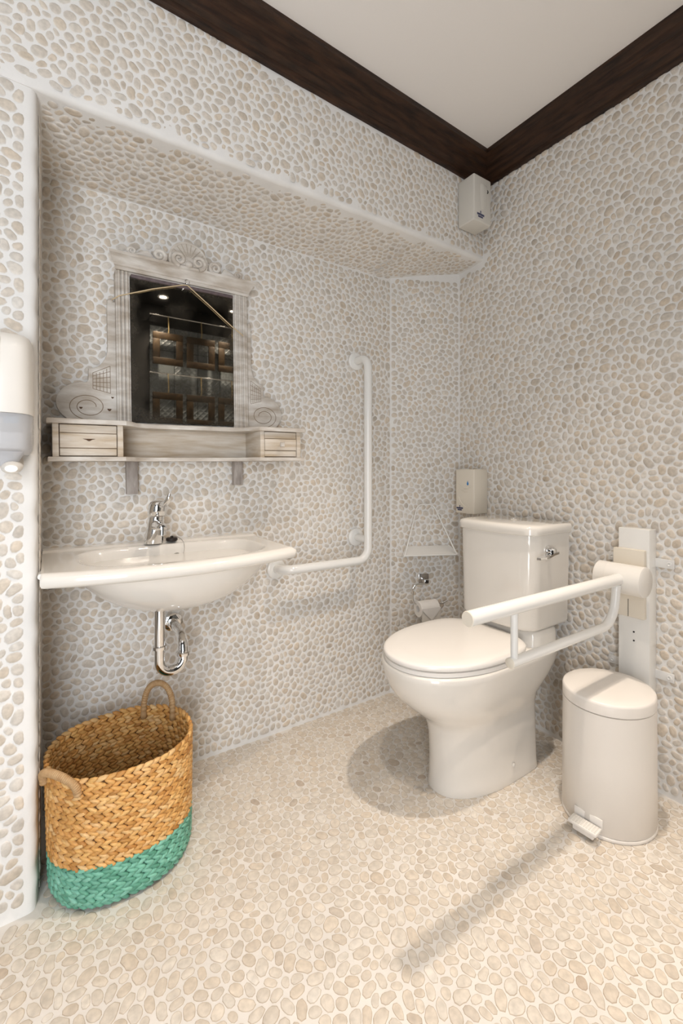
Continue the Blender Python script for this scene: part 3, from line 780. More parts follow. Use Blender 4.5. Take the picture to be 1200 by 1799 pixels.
# side scroll boards
def arc(cx, cz, rx, rz, a0, a1, n=14): return [(cx + rx * math.cos(a), cz + rz * math.sin(a)) for a in np.linspace(a0, a1, n)]
def board_pts(sg, X0, w, big, neck, top):
    z0 = 0.124
    o = [(0, z0), (w * 0.90, z0)]
    o += arc(w * 0.52, z0 + big / 2, w * 0.48, big / 2, -0.30 * PI, 0.44 * PI, 18)
    o += [(w * 0.50, z0 + big * 1.0), (w * 0.475, z0 + big * 1.06), (w * 0.47, z0 + neck)]
    cx, rx = w * 0.47, w * 0.33
    o += [(cx - rx * math.sin(a), z0 + top - (top - neck) * math.cos(a)) for a in np.linspace(0.15, PI / 2, 9)]
    o += [(w * 0.14, z0 + top + 0.14), (w * 0.13, z0 + top + 0.15), (0, z0 + top + 0.155)]
    return [(X0 + sg * p[0], p[1]) for p in o]
for sg, X0, w in ((-1, FL_, 0.174), (1, FR_, 0.152)):
    sb = mpart('side_scroll', extrude(board_pts(sg, X0, w, 0.138, 0.184, 0.262), (0, 0.004, 0), (1, 0, 0), (0, 0, 1), (0, 1, 0), 0.020, 0.002), 'limewash', label='carved scroll board with spiral groove')
    sc = [(X0 + sg * w * 0.48 + sg * 0.058 * (1 - 0.62 * i / 70) * math.cos(-0.5 * PI + 2 * PI * 1.75 * i / 70) * 1.0, 0.0235, 0.124 + 0.058 + 0.044 * (1 - 0.62 * i / 70) * math.sin(-0.5 * PI + 2 * PI * 1.75 * i / 70)) for i in range(71)]
    mpart('spiral_groove', tube(sc, 0.0013, 6), 'groove', sb)
    lat = MB()
    za, zb_ = 0.124 + 0.118, 0.124 + 0.170
    xi, xo = X0 + sg * 0.018, X0 + sg * w * 0.40
    for i in range(6):
        t = i / 5; x = xi + (xo - xi) * t
        lat.add(tube([(x, 0.0237, za - 0.012 * (1 - t)), (x, 0.0237, zb_ + 0.028 * (1 - t) ** 2)], 0.0009, 5))
        z = za + (zb_ - za) * t
        lat.add(tube([(xi, 0.0237, z - 0.012 * (1 - t) + 0.028 * t), (xo, 0.0237, z)], 0.0009, 5))
    mpart('lattice_groove', (lat.V, lat.F), 'groove', sb)
    if sg < 0:
        for (px, pz, s_) in ((-0.022, 0.050, 1.0), (-0.105, 0.052, 0.8), (-0.012, 0.092, 0.7)):
            blot = [(X0 + px + s_ * 0.005 * math.cos(a) * (1 + 0.5 * math.sin(3 * a)), 0.124 + pz + s_ * 0.006 * math.sin(a) * (1 + 0.4 * math.cos(2 * a))) for a in np.linspace(0, 2 * PI, 14, endpoint=False)]
            mpart('paint_chip', extrude(blot, (0, 0.0238, 0), (1, 0, 0), (0, 0, 1), (0, 1, 0), 0.0006), 'chip', sb, smooth=None)
    mpart('side_button', sph((X0 + sg * 0.014, 0.018, 0.540), 0.011, 12, 8, (1, 0.8, 1)), 'limewash')
# battens behind, hook and hanging string
for x0 in (0.212, 0.592):
    mpart('batten', box(x0, x0 + 0.036, 0.006, 0.030, -0.112 if x0 < 0.4 else -0.092, 0.0, 0.001), 'batten')
hk = [(0.418 + 0.009 * math.cos(a), 0.052 + 0.002 * a, 0.648 + 0.009 * math.sin(a)) for a in np.linspace(-0.5 * PI, 1.4 * PI, 20)]
mpart('hook', tube([(0.404, 0.050, 0.622)] + hk, 0.0016, 8), 'chrome')
st_ = [(FL_ - 0.010, 0.030, 0.545), (FL_ + 0.01, 0.050, 0.556), (0.300, 0.051, 0.600), (0.405, 0.053, 0.636), (0.420, 0.053, 0.637), (0.50, 0.051, 0.580), (0.585, 0.051, 0.516), (0.625, 0.050, 0.492), (0.668, 0.012, 0.470)]
mpart('hanging_string', tube(st_, 0.0019, 8), 'twine')
mpart('wall_nail', tube([(0.668, 0.0, 0.469), (0.668, 0.016, 0.471), (0.676, 0.018, 0.479), (0.668, 0.018, 0.485)], 0.0014, 6), 'steel')

# ================================================================== SMALL WALL THINGS
def logo(parent, o, ux, uz, un, s=1.0, m='navy'):
    """small dark crest above two lines of tiny print"""
    o, ux, uz, un = Vector(o), Vector(ux), Vector(uz), Vector(un)
    mb = MB()
    def rect(a, b, w, h): mb.add(extrude([(a, b), (a + w, b), (a + w, b + h), (a, b + h)], o, ux, uz, un, 0.0006))
    mb.add(extrude([(0.0135 * s, 0.014 * s), (0.018 * s, 0.014 * s), (0.017 * s, 0.017 * s), (0.0185 * s, 0.019 * s), (0.016 * s, 0.022 * s), (0.0135 * s, 0.019 * s), (0.0148 * s, 0.017 * s)], o, ux, uz, un, 0.0006))
    rng = random.Random(5); x = 0.0
    while x < 0.030 * s:
        w = rng.uniform(0.0015, 0.003) * s; rect(x, 0.0072 * s, w, 0.0060 * s); x += w + 0.0007 * s
    x = 0.005 * s
    while x < 0.026 * s:
        w = rng.uniform(0.0012, 0.0025) * s; rect(x, 0.0008 * s, w, 0.0050 * s); x += w + 0.0007 * s
    return mb.build('logo', M[m], parent, smooth=None, label='tiny dark blue crest with two lines of print')

# hand dryer-style soap box above the cistern
sb = thing('soap_dispenser', 'cream box dispenser with blue drop above the toilet cistern', 'dispenser', (XB - 0.05, 1.43, 0.90))
obj('case', *box(XB - 0.100, XB - 0.003, 1.375, 1.486, 0.900, 1.110, 0.005, 3), M['cream'], sb)
xf = XB - 0.1002
obj('waterdrop', *extrude([(0, 0.011), (0.003, 0.004), (0.005, -0.001), (0.0052, -0.005), (0.003, -0.009), (0, -0.0105), (-0.003, -0.009), (-0.0052, -0.005), (-0.005, -0.001), (-0.003, 0.004)], (xf, 1.412, 1.044), (0, -1, 0), (0, 0, 1), (-1, 0, 0), 0.0008), M['blue'], sb, smooth=None, label='blue water drop mark')
for pts in ([(1.480, 1.045), (1.455, 1.032), (1.435, 1.020), (1.41, 1.022), (1.385, 1.030)], [(1.470, 1.018), (1.45, 1.012), (1.43, 1.004), (1.405, 1.004)], [(1.468, 0.985), (1.462, 0.965), (1.448, 0.945), (1.425, 0.930), (1.40, 0.925)]):
    obj('wave', *tube([(xf + 0.001, y, z) for y, z in pts], [0.001] + [0.0035] * (len(pts) - 2) + [0.001], 8), M['cream'], sb)
logo(sb, (xf, 1.480, 0.912), (0, -1, 0), (0, 0, 1), (-1, 0, 0), 1.25)
# air freshener under the cornice
AX0, AX1, AY0 = 1.556, 1.672, 1.300
af = thing('air_freshener', 'pale grey air freshener box in the corner below the cornice', 'air freshener', (1.614, 1.35, 2.205))
obj('case', *box(AX0, AX1, AY0, YA(1.6) - 0.004, 2.205, 2.410, 0.007, 3), M['greyplastic'], af)
obj('front_ridge', *loft([[(AX0 + 0.050 + o, AY0 - p, z) for o, p in ((-0.012, -0.002), (0.0, d_), (0.030, d_ * 0.9), (0.044, -0.002))] for z, d_ in ((2.265, 0.0), (2.29, 0.002), (2.33, 0.004), (2.360, 0.006), (2.372, 0.005), (2.380, -0.001))]), M['greyplastic'], af)
obj('nozzle', *lathe([(0.009, 0), (0.008, 0.003), (0.005, 0.003), (0.004, 0.0)], (AX0 + 0.086, AY0 + 0.0005, 2.352), (0, -1, 0), seg=18), M['dark'], af)
logo(af, (AX0 + 0.020, AY0 - 0.0001, 2.222), (1, 0, 0), (0, 0, 1), (0, -1, 0), 1.5)
# white wire soap shelf on the slanting wall
def cp(s, off, z): return Vector((CH0[0], CH0[1], 0)) + cu * s + cn * off + Vector((0, 0, z))
ws = thing('corner_shelf', 'small white metal shelf hung from a wire triangle above the toilet roll', 'shelf', cp(0.175, 0.0, 0.67))
b0, b1, f0, f1 = (0.080, 0.008, 0.724), (0.300, 0.008, 0.724), (0.040, 0.094, 0.692), (0.316, 0.094, 0.692)
obj('tray', *loft([[cp(*b0), cp(*b1), cp(*f1), cp(*f0)], [cp(q[0], q[1], q[2] + 0.003) for q in (b0, b1, f1, f0)]]), M['enamel'], ws, smooth=None)
rimp = [cp(q[0], q[1], q[2] + 0.004) for q in (b0, f0, f1, b1)]
obj('tray_rim', *tube(fillet(rimp, 0.010, 6), 0.0036, 10), M['enamel'], ws)
wp = fillet([cp(0.048, 0.092, 0.697), cp(0.135, 0.020, 0.935), cp(0.215, 0.020, 0.935), cp(0.308, 0.092, 0.697)], [0.035, 0.035], 8)
obj('wire', *tube(wp, 0.0036, 10), M['enamel'], ws)
obj('wall_peg', *tube([cp(0.176, 0.0, 0.931), cp(0.176, 0.022, 0.931)], 0.006, 12), M['enamel'], ws)
# toilet roll holder
rh = thing('roll_holder', 'chrome toilet roll holder with open wire loop on the slanting wall', 'roll holder', cp(0.17, 0, 0.54))
obj('plate', *obox(cp(0.170, 0.004, 0.562), cu, cn, (0, 0, 1), 0.052, 0.006, 0.048, 0.002), M['satin'], rh)
obj('post', *obox(cp(0.170, 0.030, 0.557), cu, cn, (0, 0, 1), 0.020, 0.050, 0.020, 0.002), M['chrome'], rh)
lp = fillet([cp(0.172, 0.052, 0.549), cp(0.098, 0.052, 0.549), cp(0.098, 0.052, 0.449), cp(0.252, 0.052, 0.449), cp(0.278, 0.052, 0.463)], [0.032, 0.032, 0.02], 8)
obj('post_cover', *obox(cp(0.170, 0.0562, 0.559), cu, cn, (0, 0, 1), 0.017, 0.002, 0.015, 0.0005), M['rubber'], rh)  # black plate paints the dark reflection on the end of the post
obj('wire_loop', *tube(lp, 0.0042, 12), M['chrome'], rh)
# roll
roll = thing('toilet_roll', 'white toilet roll with folded triangular end on the chrome holder', 'toilet roll', cp(0.17, 0.05, 0.385))
RR = 0.038
rot = Matrix.Rotation(math.radians(14), 3, 'Z')
ru, rn = rot @ cu, rot @ cn
RC = cp(0.170, 0.054, 0.430) - ru * 0.170
s0, s1 = 0.118, 0.222
rings = []
for r, s in ((0.016, s0), (RR - 0.001, s0), (RR, s0 + 0.001), (RR, s1 - 0.001), (RR - 0.001, s1), (0.016, s1), (0.016, s0)):
    rings.append([RC + ru * s + (rn * math.cos(2 * PI * k / 36) + Vector((0, 0, 1)) * math.sin(2 * PI * k / 36)) * r for k in range(36)])
obj('roll', *loft(rings, False, False), M['paper'], roll, smooth=40)
def sheet(w0, outl, off):
    pts = outl
    return extrude(pts, RC + rn * (RR + off), ru, (0, 0, 1), rn, 0.0008)
obj('sheet', *sheet(0, [(s0, 0.01), (s1, 0.01), (s1, -0.050), (s0, -0.050)], 0.0004), M['paper2'], roll, smooth=None)
obj('folded_end', *sheet(0, [(s0, 0.012), (s0, 0.004), (s0 + 0.050, -0.046), (s0 + 0.056, -0.046), (s1, 0.004), (s1, 0.012)], 0.0045), M['paper'], roll, smooth=None)

# wall soap dispenser on the pier
ld = thing('liquid_soap_dispenser', 'white wall dispenser with smoky clear tank at the left edge', 'dispenser', (-0.092, YA(-0.1), 1.10))
LX, LW = -0.0905, 0.0625
yw = YA(-0.09) - 0.004
def dring(z, s=1.0, d=0.105, w=LW, n=2.8):
    out = [(LX + w * s, yw, z)]
    for k in range(25):
        a = PI * k / 24; c, sn = math.cos(a), math.sin(a)
        out.append((LX + w * s * math.copysign(abs(c) ** (2 / n), c), yw - 0.02 - (d * s - 0.02) * abs(sn) ** (2 / n), z))
    out.append((LX - w * s, yw, z))
    return out
cov = obj('cover', *loft([dring(1.233, 1.0), dring(1.235, 1.01), dring(1.33, 1.0, 0.104), dring(1.385, 0.985, 0.100), dring(1.405, 0.95, 0.092), dring(1.418, 0.87, 0.08), dring(1.426, 0.72, 0.065), dring(1.429, 0.5, 0.05)]), M['plastic'], ld, smooth=50)
obj('seam', *tube([(LX + 0.0005, yw - 0.1062, 1.236), (LX + 0.0005, yw - 0.1052, 1.33), (LX + 0.0005, yw - 0.0995, 1.385), (LX + 0.0005, yw - 0.090, 1.404)], 0.0008, 6), M['greyplastic'], cov)
obj('tank', *loft([dring(1.138, 0.80, 0.075), dring(1.142, 0.90, 0.088), dring(1.152, 0.96, 0.096), dring(1.17, 0.985, 0.100), dring(1.2325, 0.985, 0.102)]), M['smoke'], ld, smooth=50)
obj('inner_bottle', *loft([superell(LX, yw - 0.048, 0.050, 0.035, 3, 32, z) for z in (1.152, 1.19)]), M['bottle'], ld)
obj('inner_label', *box(LX + 0.005, LX + 0.035, yw - 0.070, yw - 0.060, 1.212, 1.228, 0.001), M['bluelabel'], ld)
obj('back_plate', *box(LX - 0.066, LX + 0.060, yw - 0.006, yw + 0.002, 1.142, 1.42, 0.002), M['plastic'], ld)
obj('nozzle', *loft([superell(LX + 0.012, yw - 0.055, a, b, 2.5, 24, z) for z, a, b in ((1.146, 0.036, 0.030), (1.13, 0.026, 0.024), (1.112, 0.018, 0.018))]), M['smoke'], ld, smooth=50)
obj('push_lever', *loft([[(LX + 0.022 + w * math.cos(2 * PI * k / 20) + 0.0, y, z + h_ * math.sin(2 * PI * k / 20)) for k in range(20)] for y, w, h_, z in ((yw - 0.02, 0.014, 0.008, 1.116), (yw - 0.05, 0.020, 0.013, 1.112), (yw - 0.09, 0.020, 0.014, 1.108), (yw - 0.105, 0.012, 0.008, 1.106))]), M['plastic'], ld, smooth=60)

# ================================================================== WOVEN BASKET
KX, KY = 0.182, 1.425
KA, KB, KH = 0.186, 0.163, 0.330
basket = thing('laundry_basket', 'woven straw basket with green painted base and two looped handles', 'basket', (KX, KY, 0))
rngk = np.random.default_rng(11)
def kscale(z):
    s = 1.0 - 0.05 * (1 - z / KH) ** 1.0
    if z < 0.04: s -= 0.11 * ((0.04 - z) / 0.04) ** 2
    return s
NP = 720
tt = np.linspace(0, 2 * PI, NP, endpoint=False)
ex = 2 / 2.25
kc, ks = np.cos(tt), np.sin(tt)
bxp = KA * np.sign(kc) * np.abs(kc) ** ex; byp = KB * np.sign(ks) * np.abs(ks) ** ex
seglen = np.hypot(np.roll(bxp, -1) - bxp, np.roll(byp, -1) - byp); cum = np.concatenate([[0], np.cumsum(seglen)]); PER = cum[-1]
def kpt(s):
    s = s % PER
    i = int(np.searchsorted(cum, s, 'right') - 1) % NP; f = (s - cum[i]) / max(seglen[i], 1e-9); j = (i + 1) % NP
    p = Vector((bxp[i] * (1 - f) + bxp[j] * f, byp[i] * (1 - f) + byp[j] * f, 0))
    t = Vector((bxp[(i + 2) % NP] - bxp[i - 2], byp[(i + 2) % NP] - byp[i - 2], 0)).normalized()
    return p, t, Vector((t.y, -t.x, 0))
def rimz(s):
    return 0.0
ROWS, PITCH = 16, 0.0215
NAR = int(PER / PITCH); PITCH = PER / NAR
rowh = (KH - 0.012) / ROWS
strands = []
for r in range(ROWS):
    zc = 0.010 + rowh * (r + 0.5)
    for half in (0, 1):
        for k in range(NAR):
            s = (k + 0.10 * half + 0.31 * r + rngk.normal(0, 0.04)) * PITCH
            z = zc + (rowh * 0.25) * (1 if half else -1) + rngk.normal(0, 0.0006)
            tilt = math.radians((24 if half else -24) + rngk.normal(0, 4))
            p, t, n = kpt(s); sc = kscale(z)
            strands.append((Vector((KX + p.x * sc, KY + p.y * sc - 0.022 * (1 - z / KH), z)), t, n, tilt, r < 5, rngk.random(), rngk.random(), rngk.uniform(0.9, 1.12)))
def leaf_mesh(st, K=6):
    c, t, n, tilt, g, a, b, ln = st
    up = Vector((0, 0, 1))
    L = t * math.cos(tilt) + up * math.sin(tilt); W = up * math.cos(tilt) - t * math.sin(tilt)
    V, A = [], []
    for q, w in ((-0.5, 0.10), (-0.28, 0.72), (0.0, 1.0), (0.28, 0.78), (0.5, 0.12)):
        for k in range(K):
            an = 2 * PI * k / K
            V.append(c + L * (q * 0.0345 * ln) + W * (0.0074 * w * math.cos(an)) + n * (0.0072 * w * math.sin(an) + (0.0012 if q > 0 else -0.0012)))
            A.append((a, b, 1 - w, 1))
    F = [(i * K + k, i * K + (k + 1) % K, (i + 1) * K + (k + 1) % K, (i + 1) * K + k) for i in range(4) for k in range(K)]
    F.append(tuple(range(K - 1, -1, -1))); F.append(tuple(4 * K + k for k in range(K)))
    return V, F, A
# the 300 strands that face the camera largest are parts of their own
def strand_score(st):
    d = CAM - st[0]; return max(0.0, st[2].dot(d.normalized())) / d.length_squared * (1.0 if (st[0].x > XP) else 0)
order = sorted(range(len(strands)), key=lambda i: -strand_score(strands[i]))
front = set(order[:300])
rest = {True: [[], [], []], False: [[], [], []]}
for i, st in enumerate(strands):
    V, F, A = leaf_mesh(st)
    if i in front:
        obj('strand', V, F, M['greenstraw' if st[4] else 'straw'], basket, smooth=180, piece=A)
    else:
        R_ = rest[st[4]]; n = len(R_[0])
        R_[0] += V; R_[1] += [tuple(j + n for j in f) for f in F]; R_[2] += A
obj('straw_weave', rest[False][0], rest[False][1], M['straw'], basket, smooth=180, piece=rest[False][2], kind='stuff')
obj('green_weave', rest[True][0], rest[True][1], M['greenstraw'], basket, smooth=180, piece=rest[True][2], kind='stuff')
def kring(z, off): 
    s = kscale(z)
    return [(KX + (bxp[i]) * s + off * kc[i], KY + byp[i] * s + off * ks[i] - 0.022 * (1 - z / KH), z) for i in range(0, NP, 8)]
zg = 0.010 + rowh * 5
for nm, m_, za, zb_ in (('green_core', 'greencore', 0.010, zg), ('straw_core', 'core', zg, KH - 0.006)):  # dark sheets added inside the weave, shade painted into its gaps
    zs_ = np.linspace(za, zb_, 7)
    obj(nm, *loft([kring(z, 0.0016) for z in zs_] + [kring(z, -0.0016) for z in zs_[::-1]] + [kring(zs_[0], 0.0016)], False, False), M[m_], basket)
obj('bottom', *loft([kring(0.001, -0.004), kring(0.012, 0.0)]), M['greencore'], basket)
# handles at the ends of the long diagonal
def handle(ang, outw, height, half, lean, droop):
    i = int((ang % (2 * PI)) / (2 * PI) * NP); s = cum[i]
    p0, t0, n0 = kpt(s - half); p1, t1, n1 = kpt(s + half); pm, tm, nm_ = kpt(s)
    a = Vector((KX + p0.x, KY + p0.y, KH - 0.035)); b = Vector((KX + p1.x, KY + p1.y, KH - 0.035))
    n = nm_; pts, rad = [], []
    NH = 150
    for k in range(NH + 1):
        t = k / NH
        e = math.sin(PI * t)
        base = a.lerp(b, 0.5 - 0.5 * math.cos(PI * t))
        q = base + Vector((0, 0, height * e ** 0.6)) + n * (outw + lean * e)
        pts.append(q); rad.append(0.0092 + 0.0012 * math.sin(k * 2 * PI / 4))
    return tube(pts, rad, 10)
obj('handle', *handle(math.radians(48), -0.012, 0.115, 0.050, 0.004, 0), M['wrap'], basket, smooth=180)
obj('handle', *handle(math.radians(214), 0.010, 0.048, 0.062, 0.016, 0), M['wrap'], basket, smooth=180)

# ================================================================== WALL BEHIND THE CAMERA, SEEN IN THE MIRROR
TS = 0.205
def quilt():
    n = 24; V, F = [], []
    for j in range(n + 1):
        for i in range(n + 1):
            x, z = i / n * (TS - 0.004), j / n * (TS - 0.004)
            u, w = (x + z) / 0.0505, (x - z) / 0.0505
            h_ = 0.0045 * (abs(math.sin(PI * u / 1.0)) * abs(math.sin(PI * w / 1.0))) ** 0.45
            V.append((x, 0.012 - h_ + 0.004, z))
    for j in range(n):
        for i in range(n):
            a = j * (n + 1) + i; F.append((a, a + n + 1, a + n + 2, a + 1))
    return V, F
qv, qf = quilt()
def tile_mesh(V, F, name):
    me = bpy.data.meshes.new(name); me.from_pydata(V, [], F); me.materials.append(M['black_tile']); me.update()
    return me
qm = tile_mesh(qv, qf, 'quilted_tile')
bv, bf = box(0, TS - 0.004, -0.001, 0.014, 0, TS - 0.004, 0.002)
pm_ = tile_mesh(bv, bf, 'smooth_tile')
rt = random.Random(4)
for j in range(12):
    for i in range(5):
        x = 0.735 + i * TS; z = 0.09 + j * TS
        if z + TS > ZC - 0.02 or x + TS > XB - 0.0: continue
        o = bpy.data.objects.new('tile', qm if rt.random() < 0.68 else pm_)
        col.objects.link(o); o.parent = wall_rear
        o.location = Vector((x, YBK, z)) - WLOC[wall_rear.name]
YR = YBK + 0.075
for k, z in enumerate((2.42, 1.925)):
    rl = tag(obj('picture_rail', *tube([(0.72, YR, z), (XB - 0.03, YR, z)], 0.006, 12), M['chrome']),
             ('upper' if k == 0 else 'lower') + ' chrome picture rail on the black wall seen in the mirror', 'picture rail', 'picture rails in the mirror')
    ends = MB()
    for x in (0.74, XB - 0.05): ends.add(tube([(x, YBK, z), (x, YR, z)], 0.005, 10))
    ends.build('rail_bracket', M['chrome'], rl)
names = [['left', 'middle', 'right'], ['left', 'middle', 'right']]
for r, zt in enumerate((2.275, 1.76)):
    for i in range(3):
        x0 = 0.745 + i * 0.283; w, h_ = 0.250, 0.275
        fr = thing('hanging_frame', '%s bronze frame hanging from the %s rail, reflected in the mirror' % (names[r][i], ('upper', 'lower')[r]), 'picture frame', (x0 + w / 2, YR, zt - h_), 'bronze frames in the mirror')
        b_ = 0.058
        for (xa, xb_, za, zb_) in ((x0, x0 + w, zt - b_, zt), (x0, x0 + w, zt - h_, zt - h_ + b_), (x0, x0 + b_, zt - h_ + b_, zt - b_), (x0 + w - b_, x0 + w, zt - h_ + b_, zt - b_)):
            obj('frame_bar', *box(xa, xb_, YR - 0.008, YR + 0.010, za, zb_, 0.003), M['bronze'], fr)
        zr = (2.42, 1.925)[r]
        obj('cord', *tube([(x0 + w / 2, YR, zt - 0.02), (x0 + w / 2 + 0.004, YR + 0.012, zt + 0.03), (x0 + w / 2, YR + 0.007, zr)], 0.004, 8), M['cordgold'], fr)

# ================================================================== CEILING DOWNLIGHTS
lamps = [(1.290, 0.665, 'above the toilet rail'), (0.52, 0.60, 'above the middle of the floor'), (-0.38, 0.60, 'above the left pier'),
         (0.80, -0.58, 'near the rear black wall, left one'), (1.40, -0.58, 'near the rear black wall, right one')]
for i, (x, y, where) in enumerate(lamps):
    t = thing('ceiling_downlight', 'round recessed ceiling downlight ' + where, 'downlight', (x, y, ZC if y > 0 else ZC - 0.03), 'ceiling downlights')
    zl = ZC if y > 0 else ZC - 0.03
    obj('bezel', *lathe([(0.028, 0.0), (0.028, 0.004), (0.034, 0.006), (0.042, 0.004), (0.044, 0.0)], (x, y, zl - 0.0005), (0, 0, -1), seg=32, cap0=False, cap1=False), M['enamel'], t)
    obj('bulb', *lathe([(0.026, 0.0), (0.026, 0.002), (0.02, 0.0035)], (x, y, zl - 0.001), (0, 0, -1), seg=24), M['bulb'], t)
    l = bpy.data.lights.new('downlight_lamp', 'SPOT')
    l.energy = LAMP_W * (1.75, 0.85, 0.30, 1.15, 1.15)[i]
    l.color = WARM; l.spot_size = math.radians((84, 92, 92, 96, 96)[i]); l.spot_blend = 1.0; l.shadow_soft_size = 0.024
    lo = bpy.data.objects.new('downlight_lamp', l); col.objects.link(lo)
    lo.parent = t; lo.location = (0, 0, -0.012)
    if i == 0: lo.rotation_euler = (0, math.radians(15), 0)      # adjustable spot, turned a little away from the wall

# ================================================================== PEBBLES
KA_ = 12
ANG = np.arange(KA_) * 2 * PI / KA_
DIR = np.stack([np.cos(ANG), np.sin(ANG)], 1)
def pebble_field(w, h, pitch, seed, gap, iters=14, aspect=(1.2, 2.3), capk=0.63):
    rng = np.random.default_rng(seed)
    dx, dy = pitch, pitch * 0.866
    pts = []
    for j in range(int(h / dy) + 2):
        for i in range(int(w / dx) + 2):
            pts.append(((i + 0.5 * (j % 2)) * dx, j * dy))
    P = np.array(pts) + rng.normal(0, pitch * 0.22, (len(pts), 2))
    P = P[(P[:, 0] > 0) & (P[:, 0] < w) & (P[:, 1] > 0) & (P[:, 1] < h)]
    N = len(P)
    asp = rng.uniform(aspect[0], aspect[1], N); sc = np.clip(rng.normal(1, 0.16, N), 0.65, 1.5); phi = rng.uniform(0, PI, N)
    c, s = np.cos(phi), np.sin(phi); sa = np.sqrt(asp)
    Mx = np.stack([np.stack([c / sa, s / sa], 1), np.stack([-s * sa, c * sa], 1)], 1) / sc[:, None, None]
    NB = 14
    for it in range(iters + 1):
        if it % 4 == 0 or it == iters:
            kd = KDTree(N)
            for i, p in enumerate(P): kd.insert((p[0], p[1], 0), i)
            kd.balance()
            nb = np.array([[q[1] for q in kd.find_n((p[0], p[1], 0), NB + 1)][1:] for p in P])
        Me = np.einsum('nij,kj->nki', Mx, DIR)
        a2 = (Me ** 2).sum(2)
        v = P[nb] - P[:, None, :]
        Mj = Mx[nb]
        Mje = np.einsum('nbij,kj->nbki', Mj, DIR)
        Mjv = np.einsum('nbij,nbj->nbi', Mj, v)
        b2 = (Mje ** 2).sum(3); g = (Mje * Mjv[:, :, None, :]).sum(3); wv = (Mjv ** 2).sum(2)[:, :, None]
        A = b2 - a2[:, None, :]
        disc = np.maximum(g * g - A * wv, 0); sq = np.sqrt(disc)
        bad = (g * g - A * wv) < 0
        # smallest positive root, stable form  t = w / (g + sqrt(disc))
        den = g + sq
        t = np.where((den > 1e-9) & ~bad, wv / np.maximum(den, 1e-9), 1e3)
        t = t.min(1)
        cap = capk * pitch / np.sqrt(a2)
        t = np.minimum(t, cap)
        # walls of the field
        for ax, lim in ((0, w), (1, h)):
            d_ = DIR[:, ax][None, :]
            lo_ = np.where(d_ < -1e-6, (P[:, ax][:, None] + 0) / np.maximum(-d_, 1e-6), 1e3)
            hi_ = np.where(d_ > 1e-6, (lim - P[:, ax][:, None]) / np.maximum(d_, 1e-6), 1e3)
            t = np.minimum(t, np.minimum(lo_, hi_))
        if it < iters:
            off = (DIR[None] * (t ** 3)[:, :, None]).sum(1) / np.maximum((t ** 2).sum(1), 1e-12)[:, None] * 0.667
            P = P + off * 0.8
            P[:, 0] = np.clip(P[:, 0], 0.003, w - 0.003); P[:, 1] = np.clip(P[:, 1], 0.003, h - 0.003)
    g_ = gap * rng.uniform(0.75, 1.4, N)[:, None] / 2
    r = np.maximum(t - g_, 0.25 * t)
    r = 0.2 * np.roll(r, 1, 1) + 0.6 * r + 0.2 * np.roll(r, -1, 1)
    r = np.minimum(0.12 * np.roll(r, 1, 1) + 0.76 * r + 0.12 * np.roll(r, -1, 1), t - 0.0008)
    tone = np.clip(rng.normal(0.56, 0.19, N), 0, 1); tint = rng.random(N) ** 1.8
    hj = rng.uniform(0.7, 1.25, N)
    return P, r, tone, tint, hj

pb_faces = []
for L_ in range(2):
    for k in range(KA_):
        k2 = (k + 1) % KA_
        pb_faces.append((L_ * KA_ + k, L_ * KA_ + k2, (L_ + 1) * KA_ + k2, (L_ + 1) * KA_ + k))
pb_faces.append(tuple(2 * KA_ + k for k in range(KA_)))
PROFW = ((1.0, -0.10, 1.0), (0.86, 0.62, 0.15), (0.50, 1.0, 0.0))
PROFF = ((1.0, -0.25, 1.0), (0.945, 0.85, 0.75), (0.87, 1.0, 0.0))

